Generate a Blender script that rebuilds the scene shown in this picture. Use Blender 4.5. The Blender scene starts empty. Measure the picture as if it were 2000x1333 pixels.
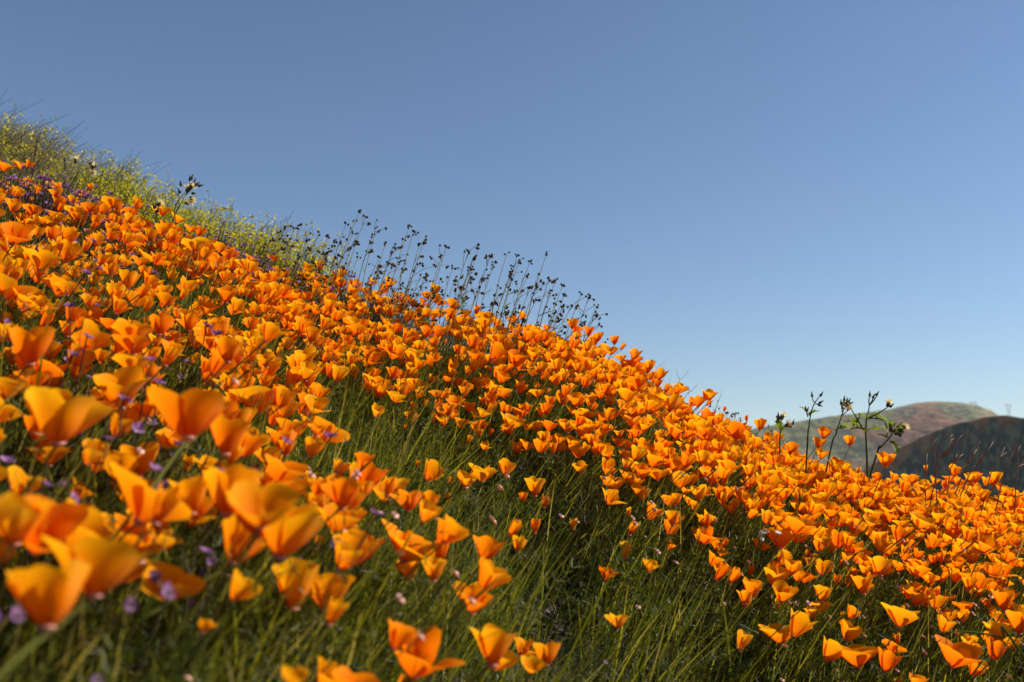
import bpy, math, random
import numpy as np
from mathutils import Vector, Matrix, Euler

# ------------------------------------------------------------------ camera, sky, sun, exposure
SC = bpy.context.scene
COL = SC.collection
PITCH = math.radians(8.0)
cam_d = bpy.data.cameras.new('camera'); cam = bpy.data.objects.new('camera', cam_d); COL.objects.link(cam)
cam.location = (0, 0, 0); cam.rotation_euler = (math.pi/2 + PITCH, 0, 0)
cam_d.lens = 35; cam_d.sensor_width = 36; cam_d.clip_start = 0.02; cam_d.clip_end = 30000
cam_d.dof.use_dof = True; cam_d.dof.focus_distance = 2.5; cam_d.dof.aperture_fstop = 5.0
SC.camera = cam
SUN_EL, SUN_AZ = math.radians(35), math.radians(79)      # azimuth clockwise from +Y
W = bpy.data.worlds.new('World'); SC.world = W; W.use_nodes = True
nt = W.node_tree; bg = nt.nodes['Background']
sky = nt.nodes.new('ShaderNodeTexSky'); sky.sky_type = 'NISHITA'; sky.sun_disc = False
sky.sun_elevation = SUN_EL; sky.sun_rotation = SUN_AZ; sky.altitude = 400
sky.air_density = 1.0; sky.dust_density = 0.25; sky.ozone_density = 4.0
nt.links.new(sky.outputs[0], bg.inputs[0]); bg.inputs[1].default_value = 0.062
sun_d = bpy.data.lights.new('sun', 'SUN'); sun_d.energy = 4.8; sun_d.angle = math.radians(0.5); sun_d.color = (1, 0.93, 0.82)
sun = bpy.data.objects.new('sun', sun_d); COL.objects.link(sun)
sdir = Vector((math.sin(SUN_AZ)*math.cos(SUN_EL), math.cos(SUN_AZ)*math.cos(SUN_EL), math.sin(SUN_EL)))
sun.rotation_euler = sdir.to_track_quat('Z', 'Y').to_euler(); sun.location = sdir*50
vs = SC.view_settings; vs.view_transform = 'Standard'; vs.look = 'None'; vs.exposure = 0.85; vs.gamma = 1.0
vs.use_curve_mapping = False
SC.cycles.max_bounces = 8; SC.cycles.diffuse_bounces = 4; SC.cycles.transmission_bounces = 6
SC.cycles.transparent_max_bounces = 8; SC.cycles.sample_clamp_indirect = 6

rng = np.random.default_rng(7)
random.seed(7)
FPX = 35/36*2000
CP, SP = math.cos(PITCH), math.sin(PITCH)
def P(px, py, d):
    """a point on the place, from its bearing in the survey picture (2000 x 1333) and forward distance in metres"""
    u = (np.asarray(px, float)-1000)/FPX; v = (666.5-np.asarray(py, float))/FPX
    return np.stack([u*d, d*(CP-v*SP), d*(v*CP+SP)], -1)
def project(p):
    p = np.asarray(p, float); f = p[..., 1]*CP+p[..., 2]*SP; up = p[..., 2]*CP-p[..., 1]*SP
    f = np.maximum(f, 1e-3)
    return 1000+FPX*p[..., 0]/f, 666.5-FPX*up/f, f

# ------------------------------------------------------------------ helpers
def tag(o, label=None, cat=None, group=None, kind=None):
    if label: o['label'] = label
    if cat: o['category'] = cat
    if group: o['group'] = group
    if kind: o['kind'] = kind
    return o
def link(o, parent=None):
    COL.objects.link(o)
    if parent is not None: o.parent = parent
    return o
def mesh(name, V, F, mats, attrs=None, smooth=True, matidx=None):
    V = np.asarray(V, np.float32); m = bpy.data.meshes.new(name)
    if isinstance(F, np.ndarray):
        n, k = F.shape
        m.vertices.add(len(V)); m.vertices.foreach_set('co', V.ravel())
        m.loops.add(n*k); m.loops.foreach_set('vertex_index', F.astype(np.int32).ravel())
        m.polygons.add(n); m.polygons.foreach_set('loop_start', np.arange(n, dtype=np.int32)*k)
        m.update(calc_edges=True)
    else:
        m.from_pydata(V.tolist(), [], F)
    m.polygons.foreach_set('use_smooth', np.full(len(m.polygons), smooth))
    for a in (mats if isinstance(mats, (list, tuple)) else [mats]): m.materials.append(a)
    if matidx is not None: m.polygons.foreach_set('material_index', np.asarray(matidx, np.int32))
    for k, a in (attrs or {}).items():
        at = m.attributes.new(k, 'FLOAT', 'POINT'); at.data.foreach_set('value', np.asarray(a, np.float32))
    m.update()
    return m
class Bag:
    """collects quads / triangles (as quads) with point attributes into one mesh"""
    def __init__(s): s.V = []; s.F = []; s.A = []; s.M = []; s.n = 0
    def add(s, V, F, tint=0.5, mat=0):
        V = np.asarray(V, float); F = np.asarray(F, int)
        s.V.append(V); s.F.append(F+s.n); s.n += len(V)
        s.A.append(np.broadcast_to(np.asarray(tint, float), (len(V),))); s.M.append(np.full(len(F), mat))
    def mesh(s, name, mats, smooth=True):
        V = np.concatenate(s.V); A = np.concatenate(s.A); ks = {f.shape[1] for f in s.F}
        if len(ks) == 1:
            return mesh(name, V, np.concatenate(s.F), mats, {'tint': A}, smooth, np.concatenate(s.M))
        faces = [tuple(r) for f in s.F for r in f.tolist()]
        return mesh(name, V, faces, mats, {'tint': A}, smooth, np.concatenate(s.M))
def tube(pts, radii, sides=5, cap=True):
    pts = np.asarray(pts, float); n = len(pts); radii = np.broadcast_to(np.asarray(radii, float), (n,))
    tg = np.gradient(pts, axis=0); tg /= np.linalg.norm(tg, axis=1)[:, None]+1e-12
    ref = np.array([0.31, 0.95, 0.05]); a = np.cross(tg, ref); a /= np.linalg.norm(a, axis=1)[:, None]+1e-12
    b = np.cross(tg, a); th = np.arange(sides)*2*math.pi/sides
    V = (pts[:, None]+radii[:, None, None]*(np.cos(th)[None, :, None]*a[:, None]+np.sin(th)[None, :, None]*b[:, None])).reshape(-1, 3)
    i, j = np.meshgrid(np.arange(n-1), np.arange(sides), indexing='ij'); j2 = (j+1) % sides
    F = np.stack([i*sides+j, i*sides+j2, (i+1)*sides+j2, (i+1)*sides+j], -1).reshape(-1, 4)
    return V, F
def curve_pts(ctrl, n):
    """smooth polyline through control points (Catmull-Rom)"""
    c = np.asarray(ctrl, float)
    if len(c) == 2: return c[0]+(c[1]-c[0])*np.linspace(0, 1, n)[:, None]
    c = np.vstack([2*c[0]-c[1], c, 2*c[-1]-c[-2]]); m = len(c)-3; out = []
    for t in np.linspace(0, m-1e-6, n):
        k = int(t); f = t-k; p0, p1, p2, p3 = c[k:k+4]
        out.append(0.5*((2*p1)+(-p0+p2)*f+(2*p0-5*p1+4*p2-p3)*f*f+(-p0+3*p1-3*p2+p3)*f**3))
    return np.array(out)
def lathe(prof, sides=8):
    prof = np.asarray(prof, float); n = len(prof); th = np.arange(sides)*2*math.pi/sides
    V = np.stack([prof[:, None, 0]*np.cos(th), prof[:, None, 0]*np.sin(th), np.repeat(prof[:, 1:2], sides, 1)], -1).reshape(-1, 3)
    i, j = np.meshgrid(np.arange(n-1), np.arange(sides), indexing='ij'); j2 = (j+1) % sides
    F = np.stack([i*sides+j, i*sides+j2, (i+1)*sides+j2, (i+1)*sides+j], -1).reshape(-1, 4)
    return V, F
def frame(axis, spin=0.0):
    """3x3 whose third column is axis"""
    z = np.asarray(axis, float); z = z/np.linalg.norm(z)
    r = np.array([0, 1, 0]) if abs(z[1]) < .9 else np.array([1., 0, 0])
    x = np.cross(r, z); x /= np.linalg.norm(x); y = np.cross(z, x)
    c, s = math.cos(spin), math.sin(spin)
    return np.stack([c*x+s*y, -s*x+c*y, z], 1)

# ------------------------------------------------------------------ materials
def new_mat(name):
    m = bpy.data.materials.new(name); m.use_nodes = True; t = m.node_tree
    for n in list(t.nodes): t.nodes.remove(n)
    out = t.nodes.new('ShaderNodeOutputMaterial'); return m, t, out
def N(t, kind, **kw):
    n = t.nodes.new(kind)
    for k, v in kw.items():
        if hasattr(n, k): setattr(n, k, v)
    return n
def ramp(t, src, stops):
    r = t.nodes.new('ShaderNodeValToRGB'); e = r.color_ramp.elements
    while len(e) < len(stops): e.new(0.5)
    for x, (p, c) in zip(e, stops): x.position = p; x.color = (*c, 1)
    t.links.new(src, r.inputs[0]); return r.outputs[0]
def math_n(t, op, a, b=None, c=None):
    n = t.nodes.new('ShaderNodeMath'); n.operation = op
    for i, x in enumerate((a, b, c)):
        if x is None: continue
        if isinstance(x, (int, float)): n.inputs[i].default_value = x
        else: t.links.new(x, n.inputs[i])
    return n.outputs[0]
def mixc(t, fac, a, b, mode='MIX'):
    n = t.nodes.new('ShaderNodeMix'); n.data_type = 'RGBA'; n.blend_type = mode
    for s, x in ((0, fac), (6, a), (7, b)):
        if isinstance(x, (int, float)): n.inputs[s].default_value = x
        elif isinstance(x, tuple): n.inputs[s].default_value = (*x, 1)
        else: t.links.new(x, n.inputs[s])
    return n.outputs[2]
def leafy(t, out, col, trans_col, trans=0.5, gloss=0.06, rough=0.45, normal=None):
    d = N(t, 'ShaderNodeBsdfDiffuse'); tr = N(t, 'ShaderNodeBsdfTranslucent'); g = N(t, 'ShaderNodeBsdfGlossy')
    for n, c in ((d, col), (tr, trans_col)):
        if isinstance(c, tuple): n.inputs[0].default_value = (*c, 1)
        else: t.links.new(c, n.inputs[0])
    g.inputs['Roughness'].default_value = rough; g.inputs[0].default_value = (1, 1, 1, 1)
    if normal is not None:
        for n in (d, tr, g): t.links.new(normal, n.inputs['Normal'])
    m1 = N(t, 'ShaderNodeMixShader'); m1.inputs[0].default_value = trans
    t.links.new(d.outputs[0], m1.inputs[1]); t.links.new(tr.outputs[0], m1.inputs[2])
    lw = N(t, 'ShaderNodeLayerWeight'); lw.inputs[0].default_value = 0.25
    m2 = N(t, 'ShaderNodeMixShader')
    t.links.new(math_n(t, 'MULTIPLY', lw.outputs['Fresnel'], gloss), m2.inputs[0])
    t.links.new(m1.outputs[0], m2.inputs[1]); t.links.new(g.outputs[0], m2.inputs[2])
    t.links.new(m2.outputs[0], out.inputs[0])
def petal_mat(name, attr_type):
    m, t, out = new_mat(name)
    at = N(t, 'ShaderNodeAttribute', attribute_type=attr_type); at.attribute_name = 'tint'
    al = N(t, 'ShaderNodeAttribute', attribute_type='GEOMETRY'); al.attribute_name = 'along'
    ac = N(t, 'ShaderNodeAttribute', attribute_type='GEOMETRY'); ac.attribute_name = 'across'
    edge = ramp(t, al.outputs['Fac'], [(0.0, (0.74, 0.115, 0.002)), (0.35, (0.85, 0.215, 0.002)), (0.75, (0.92, 0.325, 0.003)), (1.0, (0.95, 0.41, 0.005))])
    tint = ramp(t, at.outputs['Fac'], [(0.0, (1.0, 0.66, 0.8)), (0.5, (1, 1, 1)), (1.0, (1.0, 1.2, 1.4))])
    col = mixc(t, 1.0, edge, tint, 'MULTIPLY')
    # fine fan-wise veins and soft mottling
    cx = N(t, 'ShaderNodeCombineXYZ'); t.links.new(math_n(t, 'MULTIPLY', ac.outputs['Fac'], 22.0), cx.inputs[0])
    t.links.new(math_n(t, 'MULTIPLY', al.outputs['Fac'], 1.4), cx.inputs[1])
    no = N(t, 'ShaderNodeTexNoise'); no.inputs['Scale'].default_value = 1.0; no.inputs['Detail'].default_value = 3
    t.links.new(cx.outputs[0], no.inputs['Vector'])
    vein = ramp(t, no.outputs[0], [(0.3, (0.86, 0.82, 0.8)), (0.65, (1, 1, 1))])
    col = mixc(t, 0.8, col, vein, 'MULTIPLY')
    bp = N(t, 'ShaderNodeBump'); bp.inputs['Strength'].default_value = 0.35; bp.inputs['Distance'].default_value = 0.0006
    t.links.new(no.outputs[0], bp.inputs['Height'])
    leafy(t, out, col, col, 0.52, 0.04, 0.5, bp.outputs[0])
    return m
def plant_mat(name, stops, trans=0.45, gloss=0.05, noise=True, attr='GEOMETRY', tmul=(1.15, 1.1, 0.5)):
    m, t, out = new_mat(name)
    at = N(t, 'ShaderNodeAttribute', attribute_type=attr); at.attribute_name = 'tint'
    col = ramp(t, at.outputs['Fac'], stops)
    if noise:
        tc = N(t, 'ShaderNodeTexCoord'); no = N(t, 'ShaderNodeTexNoise'); no.inputs['Scale'].default_value = 60
        t.links.new(tc.outputs['Object'], no.inputs['Vector'])
        col = mixc(t, 0.7, col, ramp(t, no.outputs[0], [(0.3, (0.65, 0.65, 0.6)), (0.7, (1.15, 1.15, 1.1))]), 'MULTIPLY')
    tcol = mixc(t, 1.0, col, tmul, 'MULTIPLY')
    leafy(t, out, col, tcol, trans, gloss*.5, 0.6)
    return m
M_PETAL = petal_mat('poppy petal', 'OBJECT')
M_PETAL_MASS = petal_mat('poppy petal massed', 'GEOMETRY')
M_STEM = plant_mat('poppy stem', [(0, (0.09, 0.12, 0.03)), (0.6, (0.14, 0.18, 0.035)), (1, (0.2, 0.17, 0.05))], 0.35, 0.08)
M_GRASS = plant_mat('meadow green', [(0, (0.022, 0.036, 0.006)), (0.3, (0.05, 0.072, 0.010)), (0.55, (0.14, 0.16, 0.018)), (0.8, (0.33, 0.31, 0.034)), (1, (0.36, 0.29, 0.11))], 0.5, 0.07)  # dark tints carry the undergrowth shade, bright ones the sunlight on stems
M_RIM = plant_mat('pink flower rim', [(0, (0.55, 0.22, 0.16)), (1, (0.75, 0.45, 0.38))], 0.3, 0.05)
M_STAMEN = plant_mat('stamen yellow', [(0, (0.75, 0.3, 0.01)), (1, (0.85, 0.45, 0.02))], 0.3, 0.03)
M_PURPLE = plant_mat('purple blossom', [(0, (0.12, 0.045, 0.15)), (0.6, (0.27, 0.12, 0.32)), (1, (0.45, 0.26, 0.45))], 0.45, 0.03, tmul=(1, 0.9, 1))
M_PURPLE_LEAF = plant_mat('purple plant leaf', [(0, (0.05, 0.045, 0.03)), (1, (0.10, 0.085, 0.05))], 0.3, 0.03)
M_MUST = plant_mat('mustard green', [(0, (0.10, 0.12, 0.03)), (1, (0.2, 0.22, 0.04))], 0.45, 0.04)
M_MUSTF = plant_mat('mustard blossom', [(0, (0.5, 0.42, 0.02)), (1, (0.68, 0.58, 0.03))], 0.45, 0.02, tmul=(1, 1, 0.6))
M_DRY = plant_mat('dry grey stalk', [(0, (0.10, 0.075, 0.05)), (1, (0.24, 0.19, 0.13))], 0.15, 0.04)
M_SEEDSTEM = plant_mat('seed stalk', [(0, (0.12, 0.13, 0.04)), (1, (0.32, 0.28, 0.11))], 0.3, 0.06)
M_SEED = plant_mat('seed head', [(0, (0.035, 0.028, 0.012)), (1, (0.10, 0.085, 0.03))], 0.15, 0.05)
M_THIS = plant_mat('sow thistle green', [(0, (0.07, 0.11, 0.025)), (1, (0.14, 0.2, 0.035))], 0.5, 0.06, tmul=(1.6, 1.6, 0.5))
M_BUD = plant_mat('sow thistle bud', [(0, (0.05, 0.06, 0.03)), (1, (0.11, 0.115, 0.055))], 0.1, 0.05)
M_CREAM = plant_mat('cream blossom', [(0, (0.75, 0.62, 0.28)), (1, (0.85, 0.78, 0.55))], 0.4, 0.02, tmul=(1, 1, 0.9))
M_WHITE = plant_mat('white blossom', [(0, (0.7, 0.66, 0.66)), (1, (0.8, 0.8, 0.78))], 0.4, 0.02, tmul=(1, 1, 1))
M_TWIG = plant_mat('reddish twig', [(0, (0.16, 0.08, 0.05)), (1, (0.34, 0.24, 0.18))], 0.0, 0.05)

# ------------------------------------------------------------------ the slope: surveyed canopy points -> thin-plate surface
def dd(d): return 1.05*np.asarray(d, float)**0.78
# bearing x, bearing y, raw distance, flower density 0..1, canopy height
CTRL = [
 (0,1333,.6,.1,.2),(150,1150,.55,.2,.24),(0,1000,.72,.4,.25),(400,1300,.8,.1,.2),(300,1180,.7,.18,.22),(450,1050,.8,.9,.25),(570,1180,.95,.4,.25),
 (640,1060,1.05,1,.25),(800,1090,1.25,.9,.25),(700,1290,1.0,.3,.25),(880,1290,1.15,.12,.25),(100,850,.95,1,.27),(250,950,.9,.7,.26),(380,820,1.1,1,.27),(600,860,1.6,.45,.25),
 (480,900,1.3,.6,.25),(180,690,1.6,.9,.27),(60,670,1.35,.9,.27),(0,570,1.8,1,.27),(30,480,2.1,.7,.27),(250,500,2.7,.35,.27),(300,570,2.6,1,.27),(450,680,2.2,1,.27),(480,590,3.1,1,.27),(130,450,3.0,.5,.25),
 (320,470,3.5,1,.27),(150,400,3.9,.85,.25),(60,390,4.0,.12,.24),(110,375,4.4,.15,.24),(0,340,4.4,.5,.25),(480,540,4.1,.9,.26),
 (440,515,4.5,.02,.22),(400,490,4.7,.1,.22),
 (700,860,2.1,.02,.18),(760,960,2.0,.02,.16),(900,950,2.2,.08,.18),(860,1040,1.9,.02,.15),(960,1100,1.9,.03,.16),(1000,1230,1.65,.03,.16),(1050,1333,1.5,.03,.16),(1150,1060,2.1,.1,.2),(1250,1200,1.9,.08,.2),(650,780,2.4,.1,.2),(800,840,2.5,.12,.22),(700,800,2.3,.03,.2),(800,900,2.25,.03,.19),(900,870,2.45,.08,.22),(1000,900,2.4,.12,.22),(1000,1000,2.1,.05,.18),(1100,1150,1.85,.03,.18),(1200,1100,2.0,.05,.19),(1300,1250,1.8,.05,.2),(1150,1300,1.6,.03,.18),(1350,1150,2.05,.12,.22),(780,1010,1.75,.03,.16),(930,1300,1.4,.05,.18),
 (700,700,2.9,.8,.26),(600,600,3.7,1,.26),(780,640,3.6,.6,.26),(800,760,2.9,.9,.26),(950,700,3.2,.85,.26),(1000,800,2.75,1,.26),(1150,860,2.55,1,.26),(1100,960,2.3,.3,.24),
 (600,545,4.3,.8,.26),(800,600,4.3,.8,.26),(1000,655,4.2,.9,.26),(1130,690,4.3,1,.26),(1230,770,3.6,1,.26),(1290,790,4.2,1,.26),(1400,865,3.4,1,.26),(1300,950,2.55,1,.26),(1500,905,4.1,1,.26),(1500,1000,2.7,1,.26),(1450,1120,2.25,.35,.25),(1400,960,2.5,1,.26),(1400,1050,2.35,.8,.26),(1620,1040,2.7,1,.26),
 (1500,1230,2.05,.12,.25),(1500,1333,1.85,.06,.25),(1700,945,3.9,1,.26),(1750,1060,2.8,.9,.26),(1700,1180,2.25,.4,.25),(1800,1280,2.1,.25,.25),(1850,980,4.0,1,.26),(2000,975,4.4,.9,.26),(2000,1110,2.9,.8,.26),(2000,1300,2.15,.3,.25),
 # mustard slope behind, on the uphill side
 (0,300,6.2,0,.4),(0,245,9,0,.4),(150,385,5.5,.05,.35),(150,318,8.2,0,.4),(300,455,5.0,.05,.35),(300,395,7.5,0,.4),(450,520,5.2,0,.3),(450,462,6.8,0,.4),(560,530,5.3,.1,.3),(560,503,6.5,0,.35),
 # the ground falls away behind the crest
 (0,330,13,0,.3),(300,480,12,0,.3),(560,560,8.5,0,.25),(560,640,11,0,.25),(800,660,6.2,0,.25),(800,740,9,0,.25),(1000,720,6.2,0,.25),(1000,820,9.5,0,.25),(1150,760,6.2,0,.25),(1300,850,6,0,.25),(1300,980,10,0,.25),
 (1500,935,6,0,.25),(1600,1050,10,0,.25),(1750,975,5.8,.3,.25),(2000,1010,6.2,.3,.25),(2000,1120,10,0,.25),
 # round the frame
 (-500,150,5.0,.4,.26),(-500,620,1.9,.8,.26),(-400,1000,.8,.5,.25),(-500,200,9,0,.4),(2600,1130,4.6,.6,.26),(2600,1330,2.6,.5,.26),(2600,1150,8,0,.25),(400,1750,.6,.3,.2),(1000,1800,1.0,.1,.2),(1600,1800,1.3,.1,.2),(2300,1600,1.7,.3,.2),
]
C = np.array(CTRL); cd = dd(C[:, 2]); CXYZ = P(C[:, 0], C[:, 1], cd)
GX = CXYZ[:, :2]; GZ = CXYZ[:, 2]-C[:, 4]
extra = np.array([(-1.2,-1.0,-.15),(0,-1.0,-.55),(1.2,-1.0,-.85),(-3,-.5,.6),(3,-.5,-1.1),(0,0,-.5)])
GX = np.vstack([GX, extra[:, :2]]); GZ = np.concatenate([GZ, extra[:, 2]])
def tps_fit(X, z, lam):
    r2 = ((X[:, None]-X[None])**2).sum(-1); K = 0.5*r2*np.log(r2+1e-12)
    n = len(X); Pm = np.hstack([np.ones((n, 1)), X]); A = np.zeros((n+3, n+3))
    A[:n, :n] = K+lam*np.eye(n); A[:n, n:] = Pm; A[n:, :n] = Pm.T
    return np.linalg.solve(A, np.concatenate([z, np.zeros(3)]))
TW = tps_fit(GX, GZ, 0.006)
def tps(X):
    X = np.atleast_2d(X); out = np.empty(len(X))
    for s in range(0, len(X), 20000):
        x = X[s:s+20000]; r2 = ((x[:, None]-GX[None])**2).sum(-1)
        out[s:s+20000] = (0.5*r2*np.log(r2+1e-12))@TW[:-3]+TW[-3]+x@TW[-2:]
    return out
def lumps(x, y):
    return .014*np.sin(7.3*x+1.9*y)*np.sin(6.1*y-2.2*x)+.008*np.sin(17*x+3*y+1)*np.sin(15*y-4*x)
def ground_z(x, y):
    x = np.asarray(x, float).ravel(); y = np.asarray(y, float).ravel()
    cx, cy = np.clip(x, -5, 5), np.clip(y, -1.2, 8.5)
    near = tps(np.stack([cx, cy], 1)); ox, oy = x-cx, y-cy
    off = np.hypot(ox, oy)
    far = near-.28*ox-.30*np.abs(oy)+.02*np.sin(x*.8)*np.minimum(off, 4)
    floor = -34-6*np.sin(x*.004+1)*np.cos(y*.003)
    r = np.hypot(x, y); t = np.clip((r-40)/160, 0, 1); t = t*t*(3-2*t)
    up = np.minimum(far, 26+3*np.sin(x*.03))
    return np.maximum(up, floor)*(1-t)+floor*t+lumps(x, y)
def density_at(x, y, k=5):
    X = np.stack([x, y], 1); out = np.empty(len(X)); base = CXYZ[:, :2]
    for s in range(0, len(X), 20000):
        d2 = ((X[s:s+20000, None]-base[None])**2).sum(-1)+.003; w = 1/d2**2
        out[s:s+20000] = (w*C[:, 3]).sum(1)/w.sum(1)
    return out

# ground sheet: fine near the camera, stretching to the horizon
def stretch(lo, hi, step, far, n):
    core = np.arange(lo, hi+step/2, step); g = np.geomspace(step, far, n)
    return np.concatenate([lo-g[::-1], core, hi+g])
gx = stretch(-4, 4, .06, 9000, 34); gy = stretch(-1, 8, .06, 9000, 34)
X, Y = np.meshgrid(gx, gy, indexing='ij'); Z = ground_z(X, Y)
nx, ny = X.shape; i, j = np.meshgrid(np.arange(nx-1), np.arange(ny-1), indexing='ij')
F = np.stack([i*ny+j, (i+1)*ny+j, (i+1)*ny+j+1, i*ny+j+1], -1).reshape(-1, 4)
def soil_mat():
    m, t, out = new_mat('hillside soil'); b = N(t, 'ShaderNodeBsdfPrincipled'); t.links.new(b.outputs[0], out.inputs[0])
    tc = N(t, 'ShaderNodeTexCoord'); n1 = N(t, 'ShaderNodeTexNoise'); n1.inputs['Scale'].default_value = 14; n1.inputs['Detail'].default_value = 8
    n2 = N(t, 'ShaderNodeTexNoise'); n2.inputs['Scale'].default_value = 1.3
    for n in (n1, n2): t.links.new(tc.outputs['Object'], n.inputs['Vector'])
    c1 = ramp(t, n1.outputs[0], [(.3, (.02, .014, .009)), (.55, (.045, .032, .02)), (.8, (.09, .068, .042))])
    c2 = ramp(t, n2.outputs[0], [(.35, (.5, .6, .35)), (.7, (1, 1, 1))])
    t.links.new(mixc(t, 1, c1, c2, 'MULTIPLY'), b.inputs['Base Color']); b.inputs['Roughness'].default_value = .95
    bp = N(t, 'ShaderNodeBump'); bp.inputs['Distance'].default_value = .01; t.links.new(n1.outputs[0], bp.inputs['Height']); t.links.new(bp.outputs[0], b.inputs['Normal'])
    return m
g = link(bpy.data.objects.new('ground', mesh('ground', np.stack([X.ravel(), Y.ravel(), Z], 1), F, soil_mat())))
tag(g, 'dark earth of the steep hillside under the poppies', 'ground', kind='structure')

# ------------------------------------------------------------------ far hills
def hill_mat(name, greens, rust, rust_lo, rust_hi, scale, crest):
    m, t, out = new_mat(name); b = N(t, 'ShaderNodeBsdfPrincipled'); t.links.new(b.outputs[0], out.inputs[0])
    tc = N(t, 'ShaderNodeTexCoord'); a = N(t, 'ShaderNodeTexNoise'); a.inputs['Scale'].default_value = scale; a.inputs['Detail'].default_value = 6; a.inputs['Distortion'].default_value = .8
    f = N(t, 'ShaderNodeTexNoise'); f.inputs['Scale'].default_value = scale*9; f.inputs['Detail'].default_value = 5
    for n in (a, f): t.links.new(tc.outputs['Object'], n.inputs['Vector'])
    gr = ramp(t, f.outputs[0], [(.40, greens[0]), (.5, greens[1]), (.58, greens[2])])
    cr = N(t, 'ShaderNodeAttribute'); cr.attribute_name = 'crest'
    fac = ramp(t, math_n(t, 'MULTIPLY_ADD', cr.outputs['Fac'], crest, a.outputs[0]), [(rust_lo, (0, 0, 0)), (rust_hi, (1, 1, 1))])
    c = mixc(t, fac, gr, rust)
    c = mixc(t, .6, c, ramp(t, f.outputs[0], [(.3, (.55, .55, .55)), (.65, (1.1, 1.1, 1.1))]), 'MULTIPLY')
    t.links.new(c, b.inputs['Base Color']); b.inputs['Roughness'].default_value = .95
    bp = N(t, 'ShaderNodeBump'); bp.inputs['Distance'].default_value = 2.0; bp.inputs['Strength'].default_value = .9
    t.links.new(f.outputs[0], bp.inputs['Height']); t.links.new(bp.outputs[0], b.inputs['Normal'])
    return m
def fbm(x, y, seed, oct=5):
    r = np.random.default_rng(seed); out = 0; a = 1.
    for k in range(oct):
        for _ in range(3):
            th = r.uniform(0, 6.28); ph = r.uniform(0, 6.28); fr = 2**k
            out = out+a*np.sin(fr*(x*math.cos(th)+y*math.sin(th))+ph)/3
        a *= .5
    return out
def hill(name, ridge, dist, yspan, slope_f, slope_b, seed, mat, spur=0., n=(240, 150), rough=1.0):
    """ridge: bearings of the crest and a distance that changes along it; the slopes fall to the valley front and back"""
    r = np.array(ridge, float); di = dist*(1+spur*(np.clip(r[:, 0], 1000, 2600)-1900)/1000); pts = P(r[:, 0], r[:, 1], di)
    u = np.linspace(0, len(r)-1, n[0]); k = np.arange(len(r)); arc = np.concatenate([[0], np.cumsum(np.hypot(np.diff(pts[:, 0]), np.diff(pts[:, 1])))])
    u = np.linspace(0, arc[-1], n[0]); xs, yc, zr = (np.interp(u, arc, pts[:, q]) for q in range(3))
    zr = np.convolve(np.pad(zr, 2, 'edge'), np.ones(5)/5, 'valid')
    zr = zr+fbm(u/(dist*.012), u*0, seed+3, 5)*dist*.0011
    ys = np.linspace(-1, .8, n[1]); ys = np.sign(ys)*np.abs(ys)**1.4*yspan
    Y = np.repeat(ys[None], n[0], 0); X = np.repeat(xs[:, None], n[1], 1)
    d = np.where(Y < 0, -Y*slope_f, Y*slope_b); d = np.sqrt(d*d+(dist*.008)**2)-dist*.008
    s = dist/16.
    off = np.clip(np.abs(Y)/(dist*.05), .04, 1)
    nz = fbm(X/s, Y/(s*1.3), seed, 6)*dist*.011*rough*off
    gul = -np.abs(np.sin(X/s*.55+.9*np.sin(Y/s*.4+seed)+.3*Y/s))*dist*.022*rough*np.clip(-Y/(dist*.12), 0, 1)
    Z = np.maximum(zr[:, None]-d+nz+gul, -48)
    V = np.stack([X.ravel(), (Y+yc[:, None]).ravel(), Z.ravel()], 1)
    i, j = np.meshgrid(np.arange(n[0]-1), np.arange(n[1]-1), indexing='ij'); q = n[1]
    F = np.stack([i*q+j, (i+1)*q+j, (i+1)*q+j+1, i*q+j+1], -1).reshape(-1, 4)
    cr = np.exp(-np.abs(Y)/(dist*.05)); return link(bpy.data.objects.new(name, mesh(name, V, F, mat, {'crest': cr.ravel()})))
far_m = hill_mat('far hill', ((.05, .06, .015), (.08, .085, .025), (.14, .135, .05)), (.25, .095, .035), .42, .56, .016, -.11)
o = hill('hill', [(200,1080),(1100,930),(1350,865),(1500,833),(1600,815),(1700,803),(1750,795),(1785,786),(1815,783),(1850,788),(1890,798),(1930,810),(1980,820),(2200,850),(2600,900),(3200,960)], 720, 300, .34, .4, 4, far_m, spur=.1, rough=1.9)
tag(o, 'hazy distant hill with a rounded top and rust orange flower patches', 'hill', kind='structure')
near_m = hill_mat('nearer hill', ((.015, .02, .008), (.04, .047, .015), (.13, .14, .05)), (.42, .14, .02), .66, .74, .035, .16)  # greens darkened, the shade on this hill put into their colour
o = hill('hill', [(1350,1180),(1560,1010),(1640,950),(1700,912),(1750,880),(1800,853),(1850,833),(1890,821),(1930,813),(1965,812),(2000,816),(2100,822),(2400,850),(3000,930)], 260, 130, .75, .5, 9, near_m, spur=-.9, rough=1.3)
tag(o, 'dark shaded nearer hill with orange patches along its crest', 'hill', kind='structure')

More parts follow.
